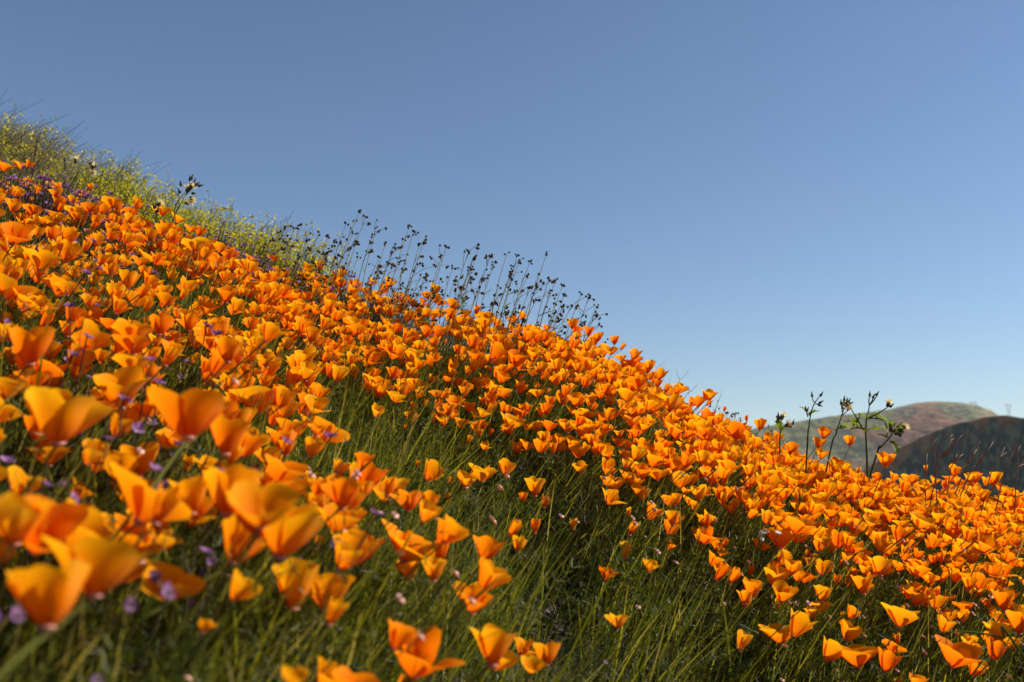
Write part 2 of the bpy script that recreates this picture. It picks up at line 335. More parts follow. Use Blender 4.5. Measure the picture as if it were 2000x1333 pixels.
# ------------------------------------------------------------------ pylons on the skyline
def steel_mat():
    m, t, out = new_mat('galvanised steel'); b = N(t, 'ShaderNodeBsdfPrincipled'); t.links.new(b.outputs[0], out.inputs[0])
    tc = N(t, 'ShaderNodeTexCoord'); n = N(t, 'ShaderNodeTexNoise'); n.inputs['Scale'].default_value = .6; t.links.new(tc.outputs['Object'], n.inputs['Vector'])
    t.links.new(ramp(t, n.outputs[0], [(.3, (.12, .13, .14)), (.7, (.2, .21, .22))]), b.inputs['Base Color']); b.inputs['Roughness'].default_value = .6; b.inputs['Metallic'].default_value = .3
    return m
M_STEEL = steel_mat()
def pylon(px, py_top, dist, label, rot):
    top = P(px, py_top, dist); H = 46.; root = link(bpy.data.objects.new('transmission_pylon', None))
    root.location = (top[0], top[1], top[2]-H); root.rotation_euler = (0, 0, rot)
    tag(root, label, 'pylon', 'pylons on the skyline')
    def part(name, bars, r):
        b = Bag()
        for p, q in bars: b.add(*tube([p, q], r, 4))
        link(bpy.data.objects.new(name, b.mesh(name, M_STEEL, False)), root)
    zw, zt, wx, wt, hy = 24., 42., 2.2, 8.2, 1.6        # waist height, window top, waist half width, top half width
    leg = []
    for sx in (-1, 1):
        for sy in (-1, 1):
            part('leg', [((sx*5, sy*4, 0), (sx*wx, sy*hy, zw))], .34)
            leg += [((sx*wx, sy*hy, zw), (sx*wt, sy*hy*.6, zt))]
    part('window_arm', leg[:2], .36); part('window_arm', leg[2:], .36)
    lac = []
    for k in range(8):
        a, b_ = k/8, (k+1)/8
        for sy in (-1, 1):
            s = 1 if k % 2 else -1
            xa = wx+(5-wx)*(1-a); xb = wx+(5-wx)*(1-b_); ya = hy+(4-hy)*(1-a); yb = hy+(4-hy)*(1-b_)
            lac.append(((s*xa, sy*ya, zw*a), (-s*xb, sy*yb, zw*b_)))
        for sx in (-1, 1):
            lac.append(((sx*(wx+(wt-wx)*a), -hy*(1-.4*a), zw+(zt-zw)*a), (sx*(wx+(wt-wx)*b_)-sx*1.2, hy*(1-.4*b_), zw+(zt-zw)*b_)))
    part('lattice', lac, .2)
    bars = [((-15, 0, zt-1.5), (15, 0, zt-1.5)), ((-13, 0, zt+.8), (13, 0, zt+.8))]
    xs = np.linspace(-13, 13, 15)
    bars += [((xs[k], 0, zt-1.5 if k % 2 else zt+.8), (xs[k+1], 0, zt+.8 if k % 2 else zt-1.5)) for k in range(14)]
    part('crossarm', bars, .3)
    for sx in (-1, 1): part('earth_peak', [((sx*wt, 0, zt), (sx*(wt+.8), 0, H))], .3)
    for x in (-14, 0, 14): part('insulator', [((x, 0, zt-1.5), (x, 0, zt-5.5))], .22)
    return root
pylon(1901, 783, 2300, 'lattice pylon showing above the slope of the rounded hazy hill', .5)
pylon(1969, 788, 2450, 'lattice pylon standing over the orange crest of the dark hill', .5)

# ------------------------------------------------------------------ poppy templates
def petal_geo(nu, nv, L, th, half, tilt, phase, layer, r):
    """one fan-shaped petal wrapped round the flower axis: th = wall angles (base, middle, rim) from the axis in degrees"""
    s = np.linspace(0, 1, nu+1); t = np.linspace(-1, 1, nv+1)
    ang = np.interp(s, [0, .25, .6, 1], [th[0], th[0]*.45+th[1]*.55, th[1], th[2]])+tilt*np.clip(s*2, 0, 1)
    ang = np.radians(ang); ds = L/nu
    rr = .0022+np.concatenate([[0], np.cumsum(np.sin((ang[1:]+ang[:-1])/2)*ds)])
    zz = np.concatenate([[0], np.cumsum(np.cos((ang[1:]+ang[:-1])/2)*ds)])
    rr = np.maximum(rr, .0012)
    k1, k2, p1, p2 = r.uniform(2, 4), r.uniform(6, 9), r.uniform(0, 6.3), r.uniform(0, 6.3)
    cut = 1-.26*np.abs(t)**2.6+.035*np.sin(k1*t+p1)+.02*np.sin(k2*t+p2)
    S = s[:, None]*np.interp(s, [0, .35, 1], [0, .25, 1])[:, None]*(cut[None]-1)+s[:, None]
    S = np.clip(S, 0, 1.12)
    R = np.interp(S.ravel(), s, rr).reshape(S.shape); Zc = np.interp(S.ravel(), s, zz).reshape(S.shape)
    over = np.clip(S-1, 0, 1)*L; R += over*math.sin(ang[-1]); Zc += over*math.cos(ang[-1])
    wave = (r.uniform(.0006, .0022))*np.sin(k1*1.4*t+p2)[None]*s[:, None]**2+r.uniform(-.003, .003)*np.abs(t)[None]**2*s[:, None]**2
    R = R*(1+layer*.07)+wave; R = np.maximum(R, .0008)
    A = phase+t[None]*half*np.interp(s, [0, .3, 1], [1.0, 1.0, .92])[:, None]
    V = np.stack([R*np.cos(A), R*np.sin(A), Zc+.25*wave], -1).reshape(-1, 3)
    i, j = np.meshgrid(np.arange(nu), np.arange(nv), indexing='ij'); q = nv+1
    F = np.stack([i*q+j, (i+1)*q+j, (i+1)*q+j+1, i*q+j+1], -1).reshape(-1, 4)
    return V, F, np.repeat(s, nv+1), np.tile(t, nu+1)
FORMS = {  # wall angles base/mid/rim, spread of single petals, petal length
 'cup':   ((58, 17, 26), 8, (.034, .040)),
 'funnel':((44, 23, 36), 8, (.035, .041)),
 'open':  ((62, 36, 54), 13, (.034, .040)),
 'flop':  ((56, 22, 40), 26, (.034, .041)),
 'shut':  ((34, 9, 5), 4, (.029, .034)),
 'bud':   ((30, 4, -9), 1.5, (.024, .030)),
 'wilt':  ((30, 20, -30), 38, (.022, .027)),
}
ORDER = ['cup']*7+['funnel']*7+['open']*4+['flop']*6+['shut']*4+['bud']*3+['wilt']*2
def make_template(k):
    r = np.random.default_rng(100+k); form = ORDER[k]; th, spread, (l0, l1) = FORMS[form]
    L = r.uniform(l0, l1); H = r.uniform(.235, .30); D = H*r.uniform(.34, .72)
    if form in ('bud', 'wilt'): H *= .93
    c = curve_pts([(0, 0, 0), (D*.22, r.uniform(-.012, .012), H*.38), (D*.60, r.uniform(-.012, .012), H*.74), (D, 0, H)], 7)
    tg = c[-1]-c[-2]; tg /= np.linalg.norm(tg)
    ax = tg*.55+np.array([r.uniform(-.32, .32), r.uniform(-.42, .3), r.uniform(.4, .85)]); ax /= np.linalg.norm(ax)
    R = frame(ax, r.uniform(0, 6.28)); top = c[-1]
    base = tuple(a+r.uniform(-4, 4) for a in th)
    ps = []
    for q in range(4):
        tl = r.normal(0, spread*.6)+(abs(r.normal(0, spread)) if form == 'flop' and q in (0, 3) else 0)
        ps.append(dict(L=L*r.uniform(.94, 1.05), th=base, half=math.radians(r.uniform(54, 63)), tilt=min(tl, 62), phase=q*math.pi/2+r.uniform(-.1, .1), layer=(q % 2)*1.0-.3, seed=int(r.integers(1e6))))
    return dict(form=form, L=L, stem=c, R=R, top=top, axis=ax, petals=ps, rs=r.uniform(.0011, .0015), centre=top+ax*L*.45)
def template_petals(T, nu, nv):
    out = []
    for p in T['petals']:
        V, F, al, ac = petal_geo(nu, nv, p['L'], p['th'], p['half'], p['tilt'], p['phase'], p['layer'], np.random.default_rng(p['seed']))
        out.append((V@T['R'].T+T['top'], F, al, ac))
    return out
TEMPL = [make_template(k) for k in range(len(ORDER))]
BYFORM = {f: [k for k, o in enumerate(ORDER) if o == f] for f in FORMS}

# ------------------------------------------------------------------ where the poppies stand
# poppies surveyed one by one: bearing x, y, distance, form, size
HERO = [(190,1125,.66,'open',1.0),(95,1190,.62,'cup',1.0),(85,1045,.74,'flop',.95),(160,1050,.78,'funnel',.9),(30,1015,.72,'cup',.8),(115,835,.92,'flop',1.2),(370,815,.95,'open',1.15),(445,860,1.05,'funnel',1.05),
 (300,985,.85,'flop',1.1),(270,910,1.1,'cup',.95),(450,975,.88,'cup',1.05),(500,1010,.86,'cup',1.1),(560,1055,.84,'cup',1.15),(470,1080,.9,'funnel',1.0),(545,970,1.15,'funnel',1.0),(255,1060,.95,'flop',.9),(575,1165,.95,'funnel',1.05),(690,1090,1.1,'cup',1.0),
 (805,1080,1.2,'flop',1.1),(720,945,1.3,'cup',1.1),(680,1000,1.4,'funnel',1.0),(755,970,1.45,'open',.95),(860,1090,1.35,'shut',1.0),(710,1150,1.2,'cup',.95),(640,1250,1.0,'flop',.95),(820,1295,.95,'flop',1.05),(965,1275,1.05,'funnel',1.05),(845,930,1.75,'cup',.95),
 (235,780,1.2,'funnel',1.1),(180,665,1.4,'cup',1.05),(60,680,1.2,'cup',1.15),(95,720,1.35,'flop',1.0),(410,740,1.7,'funnel',1.1),(500,790,1.55,'flop',1.25),(555,805,1.6,'open',1.0),(595,805,1.75,'funnel',.9),(640,850,1.6,'flop',1.0),(550,865,1.55,'cup',1.0),
 (30,460,1.75,'flop',1.1),(85,510,1.8,'flop',1.05),(135,500,1.85,'cup',1.1),(20,560,1.6,'open',1.0),(430,640,2.1,'cup',1.1),(120,560,1.75,'flop',1.0),(60,590,1.6,'flop',1.0),
 (945,930,1.95,'flop',.95),(990,922,2.0,'funnel',.95),(1045,960,1.95,'funnel',1.0),(1065,985,2.0,'shut',.9),(1195,975,2.0,'flop',.95),(1200,945,2.05,'cup',.9),(910,1030,1.8,'wilt',1.3),(1220,1085,1.85,'shut',1.05),(875,980,1.9,'shut',.7),(880,945,2.0,'bud',.8),(1045,1035,1.9,'shut',.9),(1120,1028,1.95,'shut',.7),(1185,1145,1.8,'wilt',1.1),(1270,1120,1.8,'wilt',1.0),(1235,1040,1.95,'shut',.9),
 (1450,1265,1.75,'shut',1.0),(1525,1250,1.8,'flop',1.15),(1560,1225,1.75,'funnel',1.1),(1625,1280,1.75,'cup',1.0),(1675,1290,1.75,'flop',1.2),(1735,1300,1.75,'cup',1.1),(1870,1280,1.7,'open',1.3),(1945,1270,1.75,'cup',1.0),(1950,1235,1.8,'funnel',1.1),(1515,1130,1.95,'cup',1.05),(1470,1160,1.9,'funnel',1.0),(1530,1170,1.9,'funnel',.95),(1410,1165,1.9,'shut',1.1),(1435,1190,1.9,'shut',1.0),(1640,1055,2.1,'cup',1.0),(1720,1110,2.0,'funnel',1.2),(1685,1137,1.95,'funnel',1.05),(1660,1240,1.85,'cup',.9),(1760,1200,1.85,'flop',1.1),(1800,1020,2.2,'open',1.1),(1925,1065,2.1,'funnel',1.1),(1960,1175,1.95,'funnel',1.0),(1990,1215,1.8,'funnel',1.1),(1525,1060,2.1,'open',1.2),(1560,1030,2.1,'open',1.25),(1330,945,2.2,'open',1.2),(1250,920,2.25,'flop',1.1),
 (1000,830,2.3,'open',1.15),(970,690,2.5,'cup',1.2),(1010,705,2.5,'funnel',1.2),(925,670,2.6,'funnel',1.1),(805,690,2.55,'flop',1.2),(1275,800,2.55,'funnel',1.3),(1310,790,2.6,'cup',1.2),(1440,845,2.6,'flop',1.3),(1610,845,2.9,'funnel',.9),(1600,862,2.9,'cup',.85),(1660,858,3.0,'cup',.9),(1730,895,2.7,'cup',1.1),(1808,912,3.0,'shut',.7),(1865,920,3.0,'funnel',.95),(1895,930,3.0,'cup',.9),(1945,930,3.0,'funnel',.95),(1905,930,3.05,'cup',.95),(1485,830,3.1,'cup',1.0),(1458,815,3.1,'shut',.7),(1415,795,3.1,'shut',.6),(1380,775,3.05,'funnel',.9),(1330,760,3.0,'funnel',.9),(1290,730,3.0,'cup',.95),(1270,712,3.05,'cup',.85),(1240,690,3.05,'cup',.9),(1200,660,3.05,'cup',.8),(1168,655,3.1,'cup',.85),(1150,645,3.1,'funnel',.9),(1070,655,3.1,'cup',1.0),(850,565,3.2,'cup',.95),(760,555,3.2,'funnel',1.0),(655,540,3.25,'cup',.9),(600,525,3.25,'funnel',.95),(455,495,3.1,'cup',.9),(10,325,2.9,'open',1.0),(165,375,3.2,'cup',.7),(391,450,3.0,'cup',.8)]
items = []      # template, root xyz, rotz, scale, tint
r = np.random.default_rng(21)
def add_by_head(head, form, size, tint=None):
    k = int(r.choice(BYFORM[form])); T = TEMPL[k]; rz = r.normal(0, .45)
    c, s = math.cos(rz), math.sin(rz); hc = T['centre']*size
    x = head[0]-(c*hc[0]-s*hc[1]); y = head[1]-(s*hc[0]+c*hc[1])
    gz = ground_z(x, y)[0]; zs = (head[2]-gz)/hc[2]
    items.append((k, x, y, min(gz, head[2]-.06), rz, size, float(np.clip(zs, .35, 2.2)), r.uniform(0, 1) if tint is None else tint, True))
for (px, py, d, f, sz) in HERO: add_by_head(P(px, py, d), f, sz*(1.18 if d < 1.25 else 1.08 if d < 2.0 else 1.0))
# the sown rest of the field
n_try = 64000
x = r.uniform(-3.6, 3.9, n_try); y = r.uniform(-.15, 4.6, n_try); dn = density_at(x, y)
keep = r.uniform(0, 1, n_try) < np.clip(dn, 0, 1)**1.5*np.interp(y, [1.2, 2.0], [.42, .58])
x, y = x[keep], y[keep]; dn = dn[keep]
hx = np.array([P_[0] for P_ in [P(h[0], h[1], h[2]) for h in HERO]]); hy_ = np.array([P(h[0], h[1], h[2])[1] for h in HERO])
z = ground_z(x, y)
names = list(FORMS); pr = np.array([.28, .23, .09, .22, .12, .04, .02])
for a, b, c_, w in zip(x, y, z, dn):
    if math.hypot(a, b) < .8: continue
    f = names[r.choice(7, p=pr)] if w > .25 else names[r.choice(7, p=[.15, .15, .05, .15, .25, .15, .1])]
    k = int(r.choice(BYFORM[f])); sz = r.triangular(.5, .74, 1.05)*(1 if w > .25 else .85)
    items.append((k, a, b, c_, r.normal(0, .5), sz, min(r.uniform(.70, 1.0), r.uniform(.74, 1.0))/sz**.8, r.uniform(0, 1), False))
print('poppies', len(items))
def item_matrix(it):
    k, x, y, z, rz, sz, zs = it[:7]
    return Matrix.Translation((x, y, z))@Matrix.Rotation(rz, 4, 'Z')@Matrix.Diagonal((sz, sz, sz, 1))
def stem_for(it):
    """stem points in template space stretched so that the head sits at its height; head moves with it"""
    T = TEMPL[it[0]]; return T['stem']*np.array([1, 1, it[6]]), np.array([0, 0, T['top'][2]*(it[6]-1)])
# which show largest from the path: splat the heads far to near
HW, HH = 500, 333; ids = np.full((HH, HW), -1, np.int32)
heads = []
for it in items:
    T = TEMPL[it[0]]; _, sh = stem_for(it); heads.append(np.array(item_matrix(it)@Vector((T['centre']+sh).tolist())))
heads = np.array(heads); hpx, hpy, hd = project(heads)
hr = np.array([(.022 if TEMPL[it[0]]['form'] not in ('bud', 'shut') else .013)*it[5] for it in items])*FPX/hd/4
for q in np.argsort(-hd):
    if hd[q] < .3: continue
    cx, cy, R_ = hpx[q]/4, hpy[q]/4, hr[q]
    x0, x1, y0, y1 = int(max(0, cx-R_)), int(min(HW, cx+R_+1)), int(max(0, cy-R_)), int(min(HH, cy+R_+1))
    if x0 >= x1 or y0 >= y1: continue
    yy, xx = np.mgrid[y0:y1, x0:x1]; ids[y0:y1, x0:x1][(xx-cx)**2+(yy-cy)**2 < R_*R_] = q
vis = np.bincount(ids[ids >= 0].ravel(), minlength=len(items)).astype(float)
vis[[q for q, it in enumerate(items) if it[8]]] *= 3
single = set(np.argsort(-vis)[:300].tolist())

# --- the three hundred that show largest: things with parts
PET = {}; STEMS = {}
for k, T in enumerate(TEMPL):
    PET[k] = [mesh('petal', V, F, M_PETAL, {'along': al, 'across': ac}) for V, F, al, ac in template_petals(T, 9, 10)]
    V, F = lathe([(.0012, -.003), (.0030, -.0012), (.0046, -.0004), (.0046, .0006), (.0022, .0012), (.0012, .003)], 8)
    RIM = mesh('rim', V@T['R'].T+T['top'], F, M_RIM, {'tint': np.full(len(V), .4)})
    b = Bag(); rr = np.random.default_rng(k)
    for _ in range(16):
        a = rr.uniform(0, 6.28); tl = rr.uniform(.1, .55); ln = rr.uniform(.008, .014)
        e = np.array([math.cos(a)*math.sin(tl), math.sin(a)*math.sin(tl), math.cos(tl)])*ln
        V, F = tube([np.array([0, 0, .001]), e*.5, e], [.0003, .0005, .0007], 3); b.add(V@T['R'].T+T['top'], F, rr.uniform())
    STEMS[k] = (RIM, b.mesh('stamens', M_STAMEN))
REG = lambda px, py, d: ('mound' if d < 1.55 and px < 1000 else 'uphill' if px < 640 else 'gully' if (d < 2.15 and px < 1330) else 'lower' if d < 2.3 else 'crest')
WORDS = {'cup': 'cup shaped orange poppy', 'funnel': 'funnel shaped orange poppy', 'open': 'wide open orange poppy', 'flop': 'orange poppy with petals flopping outward', 'shut': 'narrow half closed orange poppy', 'bud': 'slim rolled orange poppy bud', 'wilt': 'shrivelled wilting orange poppy'}
WHERE = {'mound': 'on the grassy bank', 'uphill': 'on the steep slope below the yellow mustard', 'gully': 'standing in the dark green hollow', 'lower': 'in the sparse grass dotted with pink rims', 'crest': 'in the dense flower bank under the skyline'}
SPECIAL = {0: 'very large wide open poppy with lit throat, touching a shaded cup poppy', 1: 'large shaded cup poppy just below the very large open one', 26: 'lone broad poppy at the foot of the dark hollow beside a curved stem',
 27: 'lone upright poppy on a long slanting stem over the dark hollow', 51: 'crumpled poppy with drooping petals in the middle of the dark hollow', 66: 'large poppy with widely splayed petals in the sparse lower grass', 6: 'big wide open poppy at the edge of the bank above the hollow', 19: 'tall poppy with one upright broad petal overlooking the dark hollow'}
for q, it in enumerate(items):
    if q not in single: continue
    k = it[0]; T = TEMPL[k]; st, sh = stem_for(it)
    root = link(bpy.data.objects.new('california_poppy', None)); root.matrix_world = item_matrix(it); root.empty_display_size = .02
    reg = REG(hpx[q], hpy[q], hd[q])
    if q in SPECIAL: tag(root, SPECIAL[q], 'poppy', 'poppies on the hillside')
    else:
        look = ('small ' if it[5] < .8 else 'large ' if it[5] > 1.0 else '')+WORDS[T['form']].replace('orange', 'deep orange' if it[7] < .33 else 'golden' if it[7] > .67 else 'orange')
        tag(root, look+' '+WHERE[reg], 'poppy', look.replace('poppy', 'poppies')+' '+WHERE[reg])
    V, F = tube(st, np.linspace(1.25, .8, len(st))*T['rs'], 5)
    link(bpy.data.objects.new('stem', mesh('stem', V, F, M_STEM, {'tint': np.linspace(.2, .9, len(V))})), root)
    parts = [('petal', m) for m in PET[k]]+[('rim', STEMS[k][0])]+([('stamens', STEMS[k][1])] if T['form'] not in ('bud', 'shut') else [])
    for nm, m in parts:
        o = link(bpy.data.objects.new(nm, m), root); o.location = sh.tolist(); o['tint'] = it[7]
# --- the rest of the drift as one mass
lo = [template_petals(T, 4, 4) for T in TEMPL]
mid = [template_petals(T, 6, 5) for T in TEMPL]
Vs, Fs, AL, AC, TI, MI = [], [], [], [], [], []; n = 0
for q, it in enumerate(items):
    if q in single or not (-280 < hpx[q] < 2320 and hpy[q] < 1650): continue
    M = np.array(item_matrix(it)); st, sh = stem_for(it)
    for V, F, al, ac in (mid if hd[q] < 1.9 else lo)[it[0]]:
        Vs.append((V+sh)@M[:3, :3].T+M[:3, 3]); Fs.append(F+n); n += len(V); AL.append(al); AC.append(ac); TI.append(np.full(len(V), it[7])); MI.append(np.zeros(len(F)))
    V, F = tube(st[::2], np.linspace(1.2, .8, 4)*TEMPL[it[0]]['rs'], 3)
    Vs.append(V@M[:3, :3].T+M[:3, 3]); Fs.append(F+n); n += len(V); AL.append(np.zeros(len(V))); AC.append(np.zeros(len(V))); TI.append(np.linspace(.2, .9, len(V))); MI.append(np.ones(len(F)))
m = mesh('poppies', np.concatenate(Vs), np.concatenate(Fs), [M_PETAL_MASS, M_STEM], {'along': np.concatenate(AL), 'across': np.concatenate(AC), 'tint': np.concatenate(TI)}, True, np.concatenate(MI))
o = link(bpy.data.objects.new('poppy_drift', m)); tag(o, 'mass of smaller orange poppies covering the hillside to its crest', 'poppies', kind='stuff')
print('poppy mass tris', len(m.polygons)*2)

# ------------------------------------------------------------------ undergrowth: tufts scattered by geometry nodes
def scatter(name, tufts, pts, rot, scl, idx, label, cat):
    src = bpy.data.collections.new(name+'_kinds')
    for q, m in enumerate(tufts): src.objects.link(bpy.data.objects.new(f'{name}_kind_{q:02d}', m))
    me = bpy.data.meshes.new(name); me.vertices.add(len(pts)); me.vertices.foreach_set('co', np.asarray(pts, np.float32).ravel())
    for nm, ty, a in (('rot', 'FLOAT_VECTOR', rot), ('scl', 'FLOAT_VECTOR', scl)):
        at = me.attributes.new(nm, ty, 'POINT'); at.data.foreach_set('vector', np.asarray(a, np.float32).ravel())
    at = me.attributes.new('idx', 'INT', 'POINT'); at.data.foreach_set('value', np.asarray(idx, np.int32))
    o = link(bpy.data.objects.new(name, me)); tag(o, label, cat, kind='stuff')
    ng = bpy.data.node_groups.new(name, 'GeometryNodeTree')
    ng.interface.new_socket('Geometry', in_out='INPUT', socket_type='NodeSocketGeometry'); ng.interface.new_socket('Geometry', in_out='OUTPUT', socket_type='NodeSocketGeometry')
    gi = ng.nodes.new('NodeGroupInput'); go = ng.nodes.new('NodeGroupOutput'); ip = ng.nodes.new('GeometryNodeInstanceOnPoints'); ci = ng.nodes.new('GeometryNodeCollectionInfo')
    ci.inputs['Collection'].default_value = src; ci.inputs['Separate Children'].default_value = True; ci.inputs['Reset Children'].default_value = True
    def na(nm, ty):
        a = ng.nodes.new('GeometryNodeInputNamedAttribute'); a.data_type = ty; a.inputs['Name'].default_value = nm
        return next(s for s in a.outputs if s.name == 'Attribute' and s.enabled)
    L = ng.links.new
    L(gi.outputs[0], ip.inputs['Points']); L(ci.outputs[0], ip.inputs['Instance']); ip.inputs['Pick Instance'].default_value = True
    L(na('idx', 'INT'), ip.inputs['Instance Index']); L(na('rot', 'FLOAT_VECTOR'), ip.inputs['Rotation']); L(na('scl', 'FLOAT_VECTOR'), ip.inputs['Scale'])
    L(ip.outputs[0], go.inputs[0])
    md = o.modifiers.new('scatter', 'NODES'); md.node_group = ng
    return o
def blade(b, base, dirv, ln, w, bend, r, tint, seg=3, mat=0):
    d = np.asarray(dirv, float); d = d/np.linalg.norm(d); side = np.cross(d, [0, 0, 1])+r.normal(0, .5, 3); side /= np.linalg.norm(side)
    u = np.linspace(0, 1, seg+1)[:, None]
    c = np.asarray(base)+d*ln*u+np.array([bend[0], bend[1], -.3*abs(bend[0])])*ln*u**2
    ww = w*np.array([.8]+[1]*(seg-1)+[.12])[:, None] if seg > 1 else w*np.array([1, .1])[:, None]
    V = np.concatenate([c-side*ww, c+side*ww]); q = seg+1
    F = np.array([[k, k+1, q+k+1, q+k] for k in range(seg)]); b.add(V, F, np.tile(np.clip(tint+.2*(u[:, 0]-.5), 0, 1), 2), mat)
def feather(b, base, dirv, ln, r, tint):
    """a finely cut poppy leaf: rachis with forked narrow lobes"""
    d = np.asarray(dirv, float); d /= np.linalg.norm(d); s = np.cross(d, r.normal(0, 1, 3)); s /= np.linalg.norm(s); bend = r.uniform(-.3, .3)
    c = [np.asarray(base)+d*ln*u+s*bend*ln*u*u for u in np.linspace(0, 1, 6)]
    blade(b, base, c[-1]-c[0], ln, .0007, (0, 0), r, tint, 1)
    up = np.cross(s, d)
    for k in range(2, 6):
        for sg in (-1, 1):
            for q in range(2):
                e = d*.75+s*sg*r.uniform(.5, 1.0)+up*r.normal(0, .4)
                blade(b, c[k], e, ln*r.uniform(.14, .30)*(1.1-.12*k+.2), .0009, (r.uniform(-.2, .2), 0), r, tint+r.uniform(-.1, .15), 1)
tufts = []
for k in range(6):          # stems, blades and leaf sprays leaning with the wind
    b = Bag(); r = np.random.default_rng(300+k)
    for _ in range(13):      # stems standing above the leaves, sunlight put into their pale tint
        p = np.append(r.normal(0, .04, 2), 0); ln = r.uniform(.14, .27)
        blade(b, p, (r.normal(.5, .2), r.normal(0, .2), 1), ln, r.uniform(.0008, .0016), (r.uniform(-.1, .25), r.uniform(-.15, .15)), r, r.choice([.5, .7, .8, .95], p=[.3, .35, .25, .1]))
    for _ in range(14):      # low blades, the shade between stems put into their dark tint
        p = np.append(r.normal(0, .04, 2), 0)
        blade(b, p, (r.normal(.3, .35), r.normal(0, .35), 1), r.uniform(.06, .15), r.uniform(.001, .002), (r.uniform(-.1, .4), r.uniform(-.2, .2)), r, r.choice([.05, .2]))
    for _ in range(22):      # finely cut leaves, tinted at random, mostly dark to carry the shade low down
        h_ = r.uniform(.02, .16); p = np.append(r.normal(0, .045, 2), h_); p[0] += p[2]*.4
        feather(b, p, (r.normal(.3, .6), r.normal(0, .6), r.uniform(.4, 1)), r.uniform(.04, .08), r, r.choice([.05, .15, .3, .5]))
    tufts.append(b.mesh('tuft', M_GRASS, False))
for k in range(2):          # low broad leaves in the hollow
    b = Bag(); r = np.random.default_rng(340+k)
    for _ in range(24):
        a = r.uniform(0, 6.28); blade(b, np.append(r.normal(0, .03, 2), r.uniform(0, .05)), (math.cos(a), math.sin(a), r.uniform(.3, 1.6)), r.uniform(.03, .10), r.uniform(.002, .005), (r.uniform(-.3, .4), 0), r, r.choice([.05, .15, .35]))
    tufts.append(b.mesh('tuft', M_GRASS, False))
b = Bag(); r = np.random.default_rng(360)      # dry litter
for _ in range(26):
    a = r.uniform(0, 6.28); blade(b, np.append(r.normal(0, .05, 2), r.uniform(0, .06)), (math.cos(a), math.sin(a), r.uniform(0, .7)), r.uniform(.04, .16), .0007, (r.uniform(-.4, .4), r.uniform(-.4, .4)), r, 1.0)
tufts.append(b.mesh('tuft', M_GRASS, False))
r = np.random.default_rng(44); n_try = 18500
x = r.uniform(-3.8, 4.0, n_try); y = r.uniform(-.5, 5.6, n_try); px, py, f = project(np.stack([x, y, ground_z(x, y)+.1], 1))
far_keep = r.uniform(0, 1, n_try) < np.clip(1.6/np.maximum(y, .6), .3, 1); x, y = x[far_keep], y[far_keep]
ok = np.hypot(x, y) > .34; x, y = x[ok], y[ok]; z = ground_z(x, y); n = len(x); dn = density_at(x, y)
hollow = dn < .12
idx = np.where(r.uniform(0, 1, n) < .09, 8, np.where(r.uniform(0, 1, n) < np.where(hollow, .22, .1), 6+r.integers(0, 2, n), r.integers(0, 6, n)))
sc = r.uniform(.7, 1.25, n)*np.where(hollow, .85, 1.0)
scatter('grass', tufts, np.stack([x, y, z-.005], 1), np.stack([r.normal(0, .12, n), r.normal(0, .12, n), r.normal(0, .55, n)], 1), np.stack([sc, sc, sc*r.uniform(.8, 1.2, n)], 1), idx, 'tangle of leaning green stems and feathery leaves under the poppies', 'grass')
print('grass tufts', n)

# mustard and dry brush on the uphill skyline
must = []
for k in range(5):
    b = Bag(); r = np.random.default_rng(500+k); dry = k == 4
    for _ in range(9):
        p = np.append(r.normal(0, .06, 2), 0); h = r.uniform(.22, .5); lean = np.array([r.normal(.18, .12), r.normal(0, .12), 1])
        pts = curve_pts([p, p+lean*h*.5, p+lean*h+np.array([.03, 0, 0])], 5); b.add(*tube(pts, [.002, .0018, .0015, .001, .0007], 3), r.uniform(), 0)
        for _ in range(5):
            u = r.uniform(.4, 1); q = p+lean*h*u; e = q+np.array([r.normal(.03, .04), r.normal(0, .04), r.uniform(.03, .09)])
            b.add(*tube([q, e], [.0009, .0006], 3), r.uniform(), 0)
            if not dry:
                for _ in range(5):
                    c = e+r.normal(0, .012, 3); a = r.normal(0, 1, 3); a /= np.linalg.norm(a); s = np.cross(a, [.3, .5, .8]); s /= np.linalg.norm(s); t_ = np.cross(a, s); w = r.uniform(.003, .0065)
                    b.add([c-s*w, c-t_*w, c+s*w, c+t_*w], [[0, 1, 2, 3]], r.uniform(), 1)
        for _ in range(4): blade(b, p+lean*h*r.uniform(.1, .6), (r.normal(.2, .6), r.normal(0, .6), 1), r.uniform(.05, .12), .004, (.2, 0), r, .4, 2, 0)
    must.append(b.mesh('tuft', [M_DRY if dry else M_MUST, M_MUSTF], False))
r = np.random.default_rng(45); n_try = 5200
x = r.uniform(-6, 0.2, n_try); y = r.uniform(3.2, 8.4, n_try); z = ground_z(x, y); px, py, f = project(np.stack([x, y, z+.25], 1))
edge = np.interp(px, [-900, 0, 150, 300, 450, 580, 640], [3.0, 3.65, 3.55, 3.5, 3.55, 3.7, 9]); ok = (f > edge) & (r.uniform(0, 1, n_try) < np.clip((f-edge)*2.5, .1, 1)); x, y, z, px = x[ok], y[ok], z[ok], px[ok]; n = len(x)
idx = np.where(r.uniform(0, 1, n) < np.interp(px, [-300, 0, 150, 300], [.9, .75, .3, .04]), 4, r.integers(0, 4, n)); sc = r.uniform(.6, 1.15, n)*np.where(idx == 4, 1.25, 1)
scatter('wild_mustard', must, np.stack([x, y, z], 1), np.stack([r.normal(0, .1, n), r.normal(0, .1, n), r.normal(0, .6, n)], 1), np.stack([sc, sc, sc*.8], 1), idx, 'yellow green flowering mustard and dry brush along the uphill skyline', 'mustard')
print('mustard', n)

